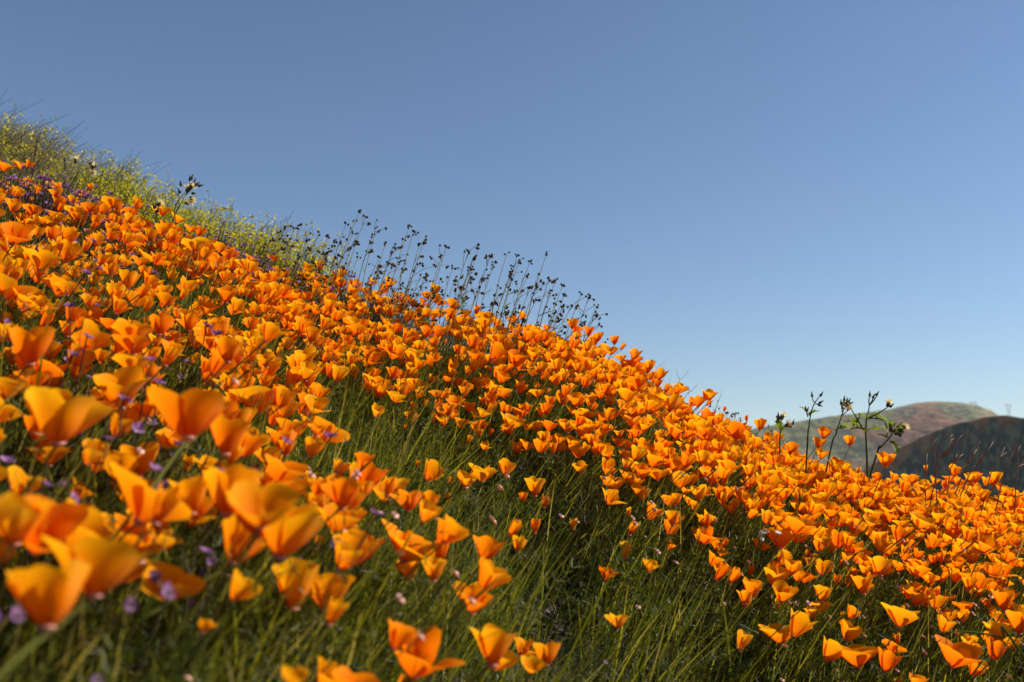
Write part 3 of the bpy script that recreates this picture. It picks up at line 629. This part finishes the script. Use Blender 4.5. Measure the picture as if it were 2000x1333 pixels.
# purple blossoms massed between the poppies uphill
def purple_head(b, c, R, r, mp, big=1.):
    for q in range(9):
        a = q*.7+r.uniform(-.2, .2); d = R@np.array([math.cos(a)*.9, math.sin(a)*.9, .5]); s = np.cross(d, R[:, 2]); s /= np.linalg.norm(s)
        l, w = r.uniform(.006, .009)*big, .0022*big; p0 = c; p1 = c+d*l*.6; p2 = c+d*l
        b.add([p0-s*w*.3, p1-s*w, p2-s*w*.6, p2+s*w*.6, p1+s*w, p0+s*w*.3], [[0, 1, 4, 5], [1, 2, 3, 4]], r.uniform(), mp)
pur = []
for k in range(4):
    b = Bag(); r = np.random.default_rng(600+k)
    for _ in range(7):
        p = np.append(r.normal(0, .035, 2), 0); h = r.uniform(.12, .24); tip = p+np.array([h*r.normal(.3, .2), h*r.normal(0, .2), h])
        b.add(*tube([p, (p+tip)/2+r.normal(0, .008, 3), tip], [.0012, .001, .0008], 3), r.uniform(), 0)
        for _ in range(5): blade(b, p+(tip-p)*r.uniform(.1, .8), (r.normal(0, 1), r.normal(0, 1), .8), r.uniform(.02, .045), .002, (.1, 0), r, r.uniform(), 1, 0)
        if r.uniform() < .65: purple_head(b, tip, frame((r.normal(.3, .4), r.normal(-.3, .4), 1), 0), r, 1)
    pur.append(b.mesh('tuft', [M_PURPLE_LEAF, M_PURPLE], False))
r = np.random.default_rng(46); pts = []
for (px_, py_, d_, sx, sd, n_) in [(60,390,4.0,80,.3,260),(150,410,4.3,90,.25,150),(440,515,4.45,70,.25,260),(400,480,4.8,60,.2,60),(650,560,4.4,60,.2,40),(100,600,1.7,160,.35,26),(200,1250,1.1,200,.12,3),(60,470,2.9,80,.3,30),(350,870,1.2,140,.2,8)]:
    q = P(r.normal(px_, sx, n_), np.full(n_, py_), dd(np.maximum(r.normal(d_, sd, n_), .62))); pts.append(q)
pts = np.concatenate(pts); pts[:, 2] = ground_z(pts[:, 0], pts[:, 1]); n = len(pts); sc = r.uniform(.8, 1.25, n)
scatter('purple_wildflowers', pur, pts, np.stack([r.normal(0, .15, n), r.normal(0, .15, n), r.uniform(-1, 1, n)], 1), np.stack([sc]*3, 1), r.integers(0, 4, n), 'low drifts of tiny purple blossoms between the poppies', 'wildflowers')

# ------------------------------------------------------------------ single small flowers and spent poppies
def place(root, x, y, rz=0., s=1.):
    root.location = (x, y, ground_z(x, y)[0]-.003); root.rotation_euler = (0, 0, rz); root.scale = (s, s, s)
proto = []
for k in range(5):          # spent poppy: long pod on a pink rim
    r = np.random.default_rng(700+k); H = r.uniform(.2, .27); D = H*r.uniform(.35, .75)
    st = curve_pts([(0, 0, 0), (D*.25, r.uniform(-.01, .01), H*.4), (D*.62, 0, H*.75), (D, 0, H)], 7); tg = st[-1]-st[-2]; R = frame(tg)
    V, F = tube(st, np.linspace(.0014, .0009, 7), 5); ms = mesh('stem', V, F, M_STEM, {'tint': np.linspace(.2, .9, len(V))})
    V, F = lathe([(.0012, -.003), (.0032, -.001), (.0058, -.0003), (.0058, .0007), (.003, .0012), (.0012, .003)], 9); mr = mesh('rim', V@R.T+st[-1], F, M_RIM, {'tint': np.full(len(V), .9)})
    V, F = lathe([(.0012, .002), (.0017, .008), (.0014, .02), (.0002, .026+.012*r.uniform())], 5); mp = mesh('seed_pod', V@R.T+st[-1], F, M_STEM, {'tint': np.full(len(V), .3)})
    proto.append((ms, mr, mp))
r = np.random.default_rng(47); cnt = 0
zones = [(1400,2000,1000,1333,1.75,2.35,80),(1000,1400,1050,1330,1.7,2.1,26),(400,800,880,1300,.95,1.5,26),(0,450,900,1330,.75,1.2,12)]
for (a0, a1, b0, b1, d0, d1, nn) in zones:
    for _ in range(nn):
        d = r.uniform(d0, d1); q = P(r.uniform(a0, a1), 1100, d); k = int(r.integers(0, 5))
        root = link(bpy.data.objects.new('spent_poppy', None)); place(root, q[0], q[1], r.normal(0, .5), r.uniform(.75, 1.05)); root.empty_display_size = .02
        w = 'in the sparse lower grass' if a0 == 1400 else 'in the dark hollow' if a0 == 1000 else 'on the grassy bank'
        tag(root, 'bare pink rimmed spent poppy without petals '+w, 'spent poppy', 'spent poppies '+w)
        for nm, m in zip(('stem', 'rim', 'seed_pod'), proto[k]): link(bpy.data.objects.new(nm, m), root)
pp = []
for k in range(4):
    r = np.random.default_rng(720+k); H = r.uniform(.16, .22); tip = np.array([H*.35, r.uniform(-.02, .02), H]); st = curve_pts([(0, 0, 0), tip*.5+np.array([-.01, 0, .01]), tip], 6)
    V, F = tube(st, np.linspace(.0013, .0009, 6), 4); ms = mesh('stem', V, F, M_PURPLE_LEAF, {'tint': np.full(len(V), .6)})
    R = frame((.4, -.5, .7)); pet = []
    for q in range(9):
        b = Bag(); a = q*.698; d = R@np.array([math.cos(a)*.9, math.sin(a)*.9, .45]); s = np.cross(d, R[:, 2]); s /= np.linalg.norm(s); l, w = r.uniform(.0055, .0075), .0018
        b.add([tip-s*w*.3, tip+d*l*.6-s*w, tip+d*l-s*w*.6, tip+d*l+s*w*.6, tip+d*l*.6+s*w, tip+s*w*.3], [[0, 1, 4, 5], [1, 2, 3, 4]], r.uniform(.3, 1)); pet.append(b.mesh('petal', M_PURPLE))
    V, F = lathe([(.0005, -.004), (.003, -.002), (.0028, .001), (.0004, .002)], 6); mc = mesh('calyx', V@R.T+tip, F, M_PURPLE_LEAF, {'tint': np.full(len(V), .8)})
    pp.append((ms, pet, mc))
PURP = [(155,925,.95),(348,1125,.75),(30,1140,.7),(268,1170,.72),(195,1320,.7),(240,930,1.0),(20,600,1.5),(105,600,1.6),(145,690,1.5),(118,655,1.5),(195,575,1.8),(916,1180,1.7),(1010,1150,1.75),(860,1160,1.6),(1095,1185,1.7),(1200,1275,1.6),(1030,1010,1.95),(60,1170,.68),(300,1120,.8),(420,1330,.78),(300,995,1.0),(115,545,1.9),(1080,1200,1.75)]
r = np.random.default_rng(48)
for (px_, py_, d) in PURP:
    k = int(r.integers(0, 4)); ms, pet, mc = pp[k]; hp = P(px_, py_, d); x, y = hp[0]-.06, hp[1]; gz = ground_z(x, y)[0]; s = float(np.clip((hp[2]-gz)/.19, .5, 2.0))
    root = link(bpy.data.objects.new('purple_flower', None)); place(root, x, y, r.normal(0, .3), s); root.scale = (min(s, .85), min(s, .85), s); root.empty_display_size = .02
    w = 'in the dark hollow' if px_ > 800 else 'on the grassy bank' if d < 1.3 else 'among dense poppies uphill'
    tag(root, 'small purple starry flower '+w, 'wildflower', 'purple flowers '+w)
    for nm, m in [('stem', ms), ('calyx', mc)]+[('petal', m) for m in pet]: link(bpy.data.objects.new(nm, m), root)
# white flower cluster
root = link(bpy.data.objects.new('white_flower', None)); hp = P(1494, 1045, 2.05); gz = ground_z(hp[0]-.05, hp[1])[0]; root.location = (hp[0]-.05, hp[1], gz); tag(root, 'small cluster of white blossoms on a thin stem among poppies', 'wildflower')
r = np.random.default_rng(9); Hh = hp[2]-gz
for q in range(5):
    e = np.array([.05+r.normal(0, .012), r.normal(0, .01), Hh+r.normal(0, .006)]); V, F = tube(curve_pts([(0, 0, 0), (.02, 0, Hh*.6), e], 5), .0009, 4)
    link(bpy.data.objects.new('stem', mesh('stem', V, F, M_STEM, {'tint': np.full(len(V), .5)})), root)
    b = Bag(); R = frame(r.normal(0, .5, 3)+np.array([.3, -.3, .8])); purple_head(b, e, R, r, 0, 1.1); link(bpy.data.objects.new('blossom', b.mesh('blossom', M_WHITE)), root)

# ------------------------------------------------------------------ seed-head stalks on the crest
TIPS = [(545,455),(557,447),(575,446),(590,440),(602,470),(622,455),(640,462),(655,470),(676,437),(703,413),(714,425),(735,447),(727,462),(752,478),(765,492),(772,480),(800,442),(807,455),(830,465),(820,477),(872,483),(862,502),(935,485),(915,492),(925,505),(958,500),(966,512),(990,495),(1010,500),(1014,512),(1035,512),(1068,495),(1072,545),(1085,548),(1030,540),(1098,560),(1102,577),(1085,610),(1080,628),(1135,575),(1150,580),(1165,598),(1162,612),(1115,600),(1055,548),(1000,532),(890,540),(860,548),(905,562),(845,565),(780,512),(700,500),(605,485),(662,505),(570,482),(740,520),(810,530),(945,545),(975,560),(1045,590),(530,470),(690,455),(885,520),(1020,570)]
sv, sf = lathe([(.0006, -.004), (.0030, -.0022), (.0040, 0), (.0030, .0024), (.0008, .0036)], 7)
SEEDM = [mesh('seed_head', sv*s, sf, M_SEED, {'tint': np.random.default_rng(q).uniform(0, 1, len(sv))}) for q, s in enumerate((.85, 1.0, 1.15))]
def seed_stalk(px_, py_, d, r, label, group, length=None, heads=(3, 6)):
    tip = P(px_, py_, d); L = length or r.uniform(.26, .36); bx, by = tip[0]-L*r.uniform(.22, .38), tip[1]+r.uniform(-.05, .08); gz = ground_z(bx, by)[0]
    root = link(bpy.data.objects.new('seed_stalk', None)); root.location = (bx, by, gz); root.empty_display_size = .02; tag(root, label, 'seed stalk', group)
    e = tip-np.array([bx, by, gz]); c = curve_pts([(0, 0, 0), e*.33+np.array([-.012, r.normal(0, .01), .01]), e*.7+np.array([-.012, r.normal(0, .01), .012]), e], 12)
    V, F = tube(c, np.linspace(.0018, .0008, 12), 5); link(bpy.data.objects.new('stem', mesh('stem', V, F, M_SEEDSTEM, {'tint': np.linspace(.3, 1, len(V))})), root)
    def heads_at(p, dirv, n):
        for q in range(n):
            o = link(bpy.data.objects.new('seed_head', SEEDM[int(r.integers(0, 3))]), root)
            a = np.asarray(dirv)+r.normal(0, .8, 3); a /= np.linalg.norm(a); o.location = (p+a*r.uniform(.003, .009)).tolist(); o.rotation_euler = Vector(a.tolist()).to_track_quat('Z', 'Y').to_euler()
    heads_at(e, c[-1]-c[-2], int(r.integers(2, 5)))
    for q in range(int(r.integers(*heads))):
        u = r.uniform(.42, .95); p = np.array([np.interp(u, np.linspace(0, 1, 12), c[:, k]) for k in range(3)]); ln = r.uniform(.025, .075)*(1.25-u*.5)
        f_ = p+np.array([r.normal(.45, .45), r.normal(0, .5), r.uniform(.3, 1)])*ln; mid_ = (p+f_)/2+np.array([-.003, 0, .008])
        V, F = tube(curve_pts([p, mid_, f_], 5), np.linspace(.0009, .0006, 5), 4); link(bpy.data.objects.new('branch', mesh('branch', V, F, M_SEEDSTEM, {'tint': np.full(len(V), .6)})), root)
        heads_at(f_, f_-p, int(r.integers(1, 4)))
    for q in range(3):
        u = r.uniform(.15, .7); p = np.array([np.interp(u, np.linspace(0, 1, 12), c[:, k]) for k in range(3)]); b = Bag()
        blade(b, p, (r.normal(.4, .6), r.normal(0, .6), .5), r.uniform(.02, .05), .0022, (.3, 0), r, .3, 3); link(bpy.data.objects.new('leaf', b.mesh('leaf', M_THIS, False)), root)
r = np.random.default_rng(50)
TIPS += [(a+float(r.uniform(-38, 14)), b_+float(r.uniform(18, 80))) for a, b_ in TIPS[2:62:2]]
for q, (px_, py_) in enumerate(TIPS):
    lab = {9: 'tallest seed stalk of the group, two clusters of dark heads at its tip', 20: 'lone seed stalk arching over to its tip between two groups of stalks', 31: 'long leaning seed stalk reaching out past its neighbours over the skyline'}.get(q)
    lab = lab or ('thin seed stalk with dark round heads beside the yellow mustard' if px_ < 660 else 'tall thin seed stalk with dark round heads over the flower crest' if px_ < 890 else 'leaning seed stalk with dark round heads where the crest falls')
    grp = 'seed stalks beside the mustard' if px_ < 660 else 'tall seed stalks over the crest' if px_ < 890 else 'leaning seed stalks on the falling crest'
    seed_stalk(px_, py_, r.uniform(2.95, 3.5), r, lab, grp)
for (px_, py_) in [(1420,805),(1432,812),(1438,808),(1310,765),(1385,790)]:
    seed_stalk(px_, py_, 3.6, r, 'small seed stalk peeping over poppies on the bare lower skyline', 'small seed stalks on the lower skyline', .14, (1, 3))

# ------------------------------------------------------------------ sow thistles
def root_of(line, d):
    """follow the first stretch of a stem back down until it meets the ground"""
    a, b = P(*line[0], d), P(*line[1], d); dr = a-b; dr[2] = min(dr[2], -.4*abs(dr[0])-1e-3); dr /= np.linalg.norm(dr); p = a.copy()
    for _ in range(200):
        if p[2] < ground_z(p[0], p[1])[0]: break
        p = p+dr*.004; dr = dr*.99+np.array([0, 0, -.01])
    return np.array([p[0], p[1], ground_z(p[0], p[1])[0]-.004])
bv, bf = lathe([(.0006, -.007), (.0035, -.005), (.0042, -.002), (.0022, .003), (.0012, .009), (.0003, .011)], 7)
BUDM = mesh('bud', bv, bf, M_BUD, {'tint': np.random.default_rng(1).uniform(0, 1, len(bv))})
b = Bag(); r = np.random.default_rng(3)
for q in range(26):
    a = q*2.4; tl = .15+1.1*q/26; d = np.array([math.cos(a)*math.sin(tl), math.sin(a)*math.sin(tl), math.cos(tl)])
    blade(b, (0, 0, .001), d, r.uniform(.010, .014), .0019, (0, 0), r, r.uniform(), 2, 0)
CREAMM = b.mesh('flower_head', M_CREAM, False)
b = Bag(); b.add(*lathe([(.0006, -.007), (.0038, -.005), (.0042, -.001), (.0036, .002)], 7), tint=.6); CALM = b.mesh('calyx', M_BUD)
def lobed_leaf(ln, w, r):
    """clasping leaf with jagged lobes, folded along the midrib"""
    b = Bag(); n = 9; u = np.linspace(0, 1, n)
    prof = w*np.sin(np.clip(u*1.05+.08, 0, 1)*math.pi)**.6*np.where(np.arange(n) % 2, 1.0, .48); prof[-1] = .0004
    mid_ = np.stack([u*ln, np.zeros(n), .35*ln*u-.55*ln*u*u], 1)
    L_ = mid_+np.stack([np.where(np.arange(n) % 2, .06*ln, 0), prof, .35*prof+r.normal(0, .001, n)], 1); R_ = mid_+np.stack([np.where(np.arange(n) % 2, .06*ln, 0), -prof, .35*prof+r.normal(0, .001, n)], 1)
    V = np.concatenate([L_, mid_, R_]); F = np.array([[k, k+1, n+k+1, n+k] for k in range(n-1)]+[[n+k, n+k+1, 2*n+k+1, 2*n+k] for k in range(n-1)])
    b.add(V, F, r.uniform(0, 1, len(V))); return b.mesh('leaf', M_THIS, False)
def sow_thistle(label, d, stems, leaves, buds, flowers, r, thick=.0026):
    root = link(bpy.data.objects.new('sow_thistle', None)); o0 = root_of(stems[0], d); root.location = o0.tolist(); root.empty_display_size = .03
    tag(root, label, 'sow thistle', 'sow thistles on the skyline')
    dep = {}
    def W_(p): return P(p[0], p[1], d+dep.setdefault(p, r.normal(0, .012)))-o0
    for q, s in enumerate(stems):
        dep[s[0]] = dep.get(s[0], 0.)
        c = [W_(tuple(p)) for p in s]
        if q == 0: c = [np.zeros(3)]+c
        V, F = tube(curve_pts(c, 5*len(c)), np.linspace(thick if q == 0 else thick*.6, thick*.45, 5*len(c)), 6); link(bpy.data.objects.new('stem' if q == 0 else 'branch', mesh('stem', V, F, M_THIS, {'tint': np.linspace(0, .8, len(V))})), root)
    for (x_, y_, ang, ln) in leaves:
        o = link(bpy.data.objects.new('leaf', lobed_leaf(ln*1.15, ln*.45, r)), root); o.location = W_((x_, y_)).tolist()
        o.rotation_euler = (r.uniform(-.5, .5), -math.radians(ang), r.uniform(-.7, .7)) if abs(ang) < 90 else (r.uniform(-.5, .5), -math.radians(180-ang), math.pi+r.uniform(-.7, .7))
    for (x_, y_, ang) in buds:
        o = link(bpy.data.objects.new('bud', BUDM), root); o.location = W_((x_, y_)).tolist(); o.rotation_euler = (r.normal(0, .2), math.radians(90-ang), 0)
    for (x_, y_, ang) in flowers:
        o = link(bpy.data.objects.new('flower_head', CREAMM), root); o.scale = (1.35, 1.35, 1.35); o.location = W_((x_, y_)).tolist(); o.rotation_euler = (r.normal(0, .2)+.25, math.radians(90-ang), 0)
        c = link(bpy.data.objects.new('calyx', CALM), o)
r = np.random.default_rng(60)
sow_thistle('slender sow thistle with one pale leaf and two dark buds over the far hill', 2.9, [[(1577,865),(1580,835),(1583,812),(1590,790),(1602,773)],[(1593,787),(1588,783),(1586,774)],[(1593,790),(1603,788)],[(1578,815),(1574,802)]], [(1578,814,120,.035),(1580,812,30,.03)], [(1586,772,95),(1604,771,55),(1574,800,95),(1577,801,60),(1603,786,30),(1601,792,-20)], [], r)
sow_thistle('leaning sow thistle crowned by a bent cluster of cream flowers and buds', 2.9, [[(1622,880),(1632,850),(1640,825),(1645,808),(1650,798),(1656,792)],[(1645,812),(1657,801)],[(1645,806),(1643,790)]], [(1634,842,20,.03)], [(1643,787,100),(1645,796,110),(1657,799,60),(1649,780,80),(1654,783,70),(1658,784,60),(1661,788,20),(1652,788,90)], [(1650,786,-120),(1656,791,-60)], r)
sow_thistle('tall branching sow thistle with toothed leaves at each fork', 2.85, [[(1692,870),(1691,845),(1692,820),(1696,805),(1698,792)],[(1698,792),(1697,782),(1699,773)],[(1698,792),(1703,784),(1706,777)],[(1698,792),(1707,782),(1713,772)],[(1695,818),(1715,808),(1733,796)],[(1688,842),(1675,820),(1661,797)],[(1696,817),(1715,818),(1728,824),(1733,838)]], [(1692,818,150,.03),(1695,817,10,.04),(1712,817,-10,.035),(1728,823,-40,.03),(1690,842,170,.045),(1692,843,10,.045),(1676,835,150,.04),(1665,835,100,.03),(1640,838,10,.035),(1675,833,80,.03)], [(1699,771,90),(1706,775,60),(1713,770,55),(1741,793,40),(1712,816,80)], [(1735,790,70)], r, .0032)
sow_thistle('stout leaning sow thistle with crowded leafy buds and one white flower', 2.8, [[(1710,895),(1720,875),(1735,858),(1745,845)],[(1745,845),(1755,840),(1765,836)]], [(1732,852,110,.035),(1738,862,-60,.04),(1733,858,150,.03)]+[(float(r.uniform(1737,1758)), float(r.uniform(832,852)), float(r.uniform(-30,140)), .016) for _ in range(10)], [(float(r.uniform(1738,1762)), float(r.uniform(832,850)), float(r.uniform(0,110))) for _ in range(12)], [(1765,835,25)], r, .003)
sow_thistle('short sow thistle with two cream flowers beside the lowest dip of skyline', 2.95, [[(1523,870),(1524,845),(1523,825)],[(1524,842),(1536,832)],[(1524,835),(1527,818)]], [(1523,838,110,.03),(1524,845,40,.03),(1523,850,90,.04)], [(1520,812,95),(1519,818,120),(1524,816,70),(1549,826,70),(1545,832,50)], [(1528,815,60),(1538,830,40)], r)
sow_thistle('tall sow thistle with open tuft of cream flowers before the mustard', 2.7, [[(322,540),(332,470),(340,425),(355,395),(367,372)],[(340,430),(343,400),(355,385),(361,377)],[(350,400),(349,378)],[(365,376),(373,358)],[(362,382),(378,366),(386,362)]], [(335,455,40,.02)], [(371,350,85),(375,347,70),(380,355,70),(385,360,40),(391,363,10),(353,360,100),(350,374,110),(378,378,-10),(365,398,-30)], [(367,371,60),(373,366,50),(374,389,-60)], r, .0022)
sow_thistle('thin sow thistle with nodding cream flower beside a taller one', 2.75, [[(315,520),(311,470),(308,425),(308,412)],[(308,420),(302,410)]], [(302,438,130,.02)], [(301,405,120),(304,402,90),(309,410,90),(306,415,-90)], [(311,399,30)], r, .0018)
sow_thistle('small crooked sow thistle with cream flower against the mustard slope', 3.0, [[(128,400),(140,360),(150,342),(168,331),(178,327)],[(140,352),(128,330),(127,312)]], [(150,342,120,.02)], [(177,319,40),(180,329,-60),(184,327,20),(127,312,100)], [(180,325,70),(148,314,80),(182,336,-70)], r, .002)
sow_thistle('little sow thistle with pale flower in the purple drift', 2.9, [[(420,545),(425,510),(431,485)]], [], [(428,469,100),(433,470,80),(437,474,40)], [(432,480,-70)], r, .0018)

# ------------------------------------------------------------------ dead reddish twigs on the lower skyline
def twig(label, d, lines, group='dead twigs on the lower skyline', thick=.0019):
    root = link(bpy.data.objects.new('dead_twig', None)); o0 = root_of(lines[0], d); root.location = o0.tolist(); root.empty_display_size = .03
    tag(root, label, 'twig', group); dep = {}
    for q, s in enumerate(lines):
        dep.setdefault(s[0], 0.)
        c = [P(p[0], p[1], d+dep.setdefault(p, random.gauss(0, .02)))-o0 for p in s]
        if q == 0: c = [np.zeros(3)]+c
        n_ = 4*len(c); V, F = tube(curve_pts(c, n_), np.linspace(thick if q == 0 else thick*.75, thick*.4, n_), 5)
        link(bpy.data.objects.new('stem' if q == 0 else 'branch', mesh('stem', V, F, M_TWIG, {'tint': np.linspace(0, 1, len(V))})), root)
twig('forked dead twig rising over a pale tuft of grass', 2.9, [[(1827,915),(1826,890),(1822,868),(1819,855),(1822,845)],[(1823,868),(1830,855),(1839,846)],[(1827,890),(1838,870),(1845,855),(1851,844)]])
twig('fan of reddish dead twigs leaning over the dark hill', 2.85, [[(1832,912),(1838,895),(1850,875),(1860,856)],[(1838,896),(1848,880),(1857,861),(1857,854),(1860,850)],[(1857,861),(1863,856),(1862,851)],[(1838,895),(1855,877),(1866,857)],[(1842,895),(1862,875),(1883,858),(1894,853),(1898,844)],[(1850,880),(1868,862),(1880,850)],[(1884,857),(1892,844)]])
twig('single dead twig beside a small poppy bud', 2.95, [[(1808,938),(1809,905),(1812,885),(1816,876)]])
twig('short many branched dead twig behind poppies', 2.95, [[(1854,935),(1860,910),(1867,895),(1869,887)],[(1863,903),(1872,895),(1881,887)],[(1866,898),(1877,889)]])
twig('long dead twig with a forked curled tip', 2.9, [[(1884,918),(1893,905),(1902,888),(1908,877),(1914,868),(1914,862)],[(1908,877),(1907,868),(1910,860)],[(1890,905),(1895,890),(1900,875)],[(1893,905),(1880,915),(1875,930)]])
twig('long straight reddish dead twig with side shoots', 2.9, [[(1890,935),(1908,910),(1925,885),(1936,870),(1939,863)],[(1908,908),(1911,895)],[(1912,902),(1917,885)]])
twig('bare dead twig rising beside the tallest crest poppy', 2.95, [[(1930,945),(1942,915),(1954,892),(1963,873)],[(1954,892),(1966,884)]])
twig('pair of parallel dead twigs with broken tips', 2.95, [[(1960,930),(1970,905),(1980,880),(1986,868)],[(1966,910),(1978,890),(1985,873)]])
twig('grey forked dead twig at the end of the twig row', 2.95, [[(1985,935),(1988,910),(1990,907),(1988,885),(1993,870)],[(1990,907),(1998,892),(2006,880)],[(1972,930),(1990,912),(2005,905)]])
twig('thin curved grey twig over the poppy crest', 3.1, [[(1312,770),(1320,755),(1328,742),(1335,737),(1347,722)],[(1328,742),(1322,730),(1321,721)]], 'thin twigs on the crest', .001)
twig('low thin grey twig on the crest below a curved one', 3.1, [[(1337,778),(1350,765),(1360,753),(1367,747)],[(1345,771),(1346,762)]], 'thin twigs on the crest', .001)
twig('thin upright dark twig near small seed stalks', 3.1, [[(1398,800),(1403,785),(1408,772),(1409,763)]], 'thin twigs on the crest', .001)

# ------------------------------------------------------------------ two stout bare stalks in the grass
def stalk(label, d, line, thick):
    root = link(bpy.data.objects.new('bare_stalk', None)); o0 = root_of(line, d); root.location = o0.tolist(); root.empty_display_size = .03; tag(root, label, 'stalk')
    c = [np.zeros(3)]+[P(p[0], p[1], d)-o0 for p in line]; V, F = tube(curve_pts(c, 24), np.linspace(thick, thick*.6, 24), 7)
    link(bpy.data.objects.new('stem', mesh('stem', V, F, M_STEM, {'tint': np.linspace(.2, .6, len(V))})), root)
    e = c[-1]; r = np.random.default_rng(5)
    for q in range(3):
        b = Bag(); blade(b, e, (r.uniform(-.8, 1), r.normal(0, .4), r.uniform(-.2, .6)), r.uniform(.02, .035), .0018, (.1, 0), r, .6, 3)
        link(bpy.data.objects.new('bract', b.mesh('bract', M_GRASS, False)), root)
stalk('stout bare green stalk curving up out of the dark hollow', 1.45, [(872,1230),(880,1150),(895,1090),(908,1060),(925,1042)], .0022)
stalk('stout green stalk lying low across the sparse lower grass', 1.75, [(1985,1262),(1960,1247),(1920,1238),(1880,1234),(1850,1236)], .0024)

# ------------------------------------------------------------------ thin haze in the valley air
def haze():
    V = [(x, y, z) for x in (-2500, 3500) for y in (-300, 3000) for z in (-60, 110)]
    F = [(0, 1, 3, 2), (4, 6, 7, 5), (0, 4, 5, 1), (2, 3, 7, 6), (0, 2, 6, 4), (1, 5, 7, 3)]
    m, t, out = new_mat('valley haze'); v = N(t, 'ShaderNodeVolumePrincipled'); v.inputs['Color'].default_value = (.82, .9, 1, 1); v.inputs['Density'].default_value = .00013; v.inputs['Anisotropy'].default_value = .1
    t.links.new(v.outputs[0], out.inputs['Volume'])
    o = link(bpy.data.objects.new('haze', mesh('haze', V, F, m, smooth=False))); tag(o, 'thin bluish haze filling the air over the valley', 'haze', kind='stuff')
haze()
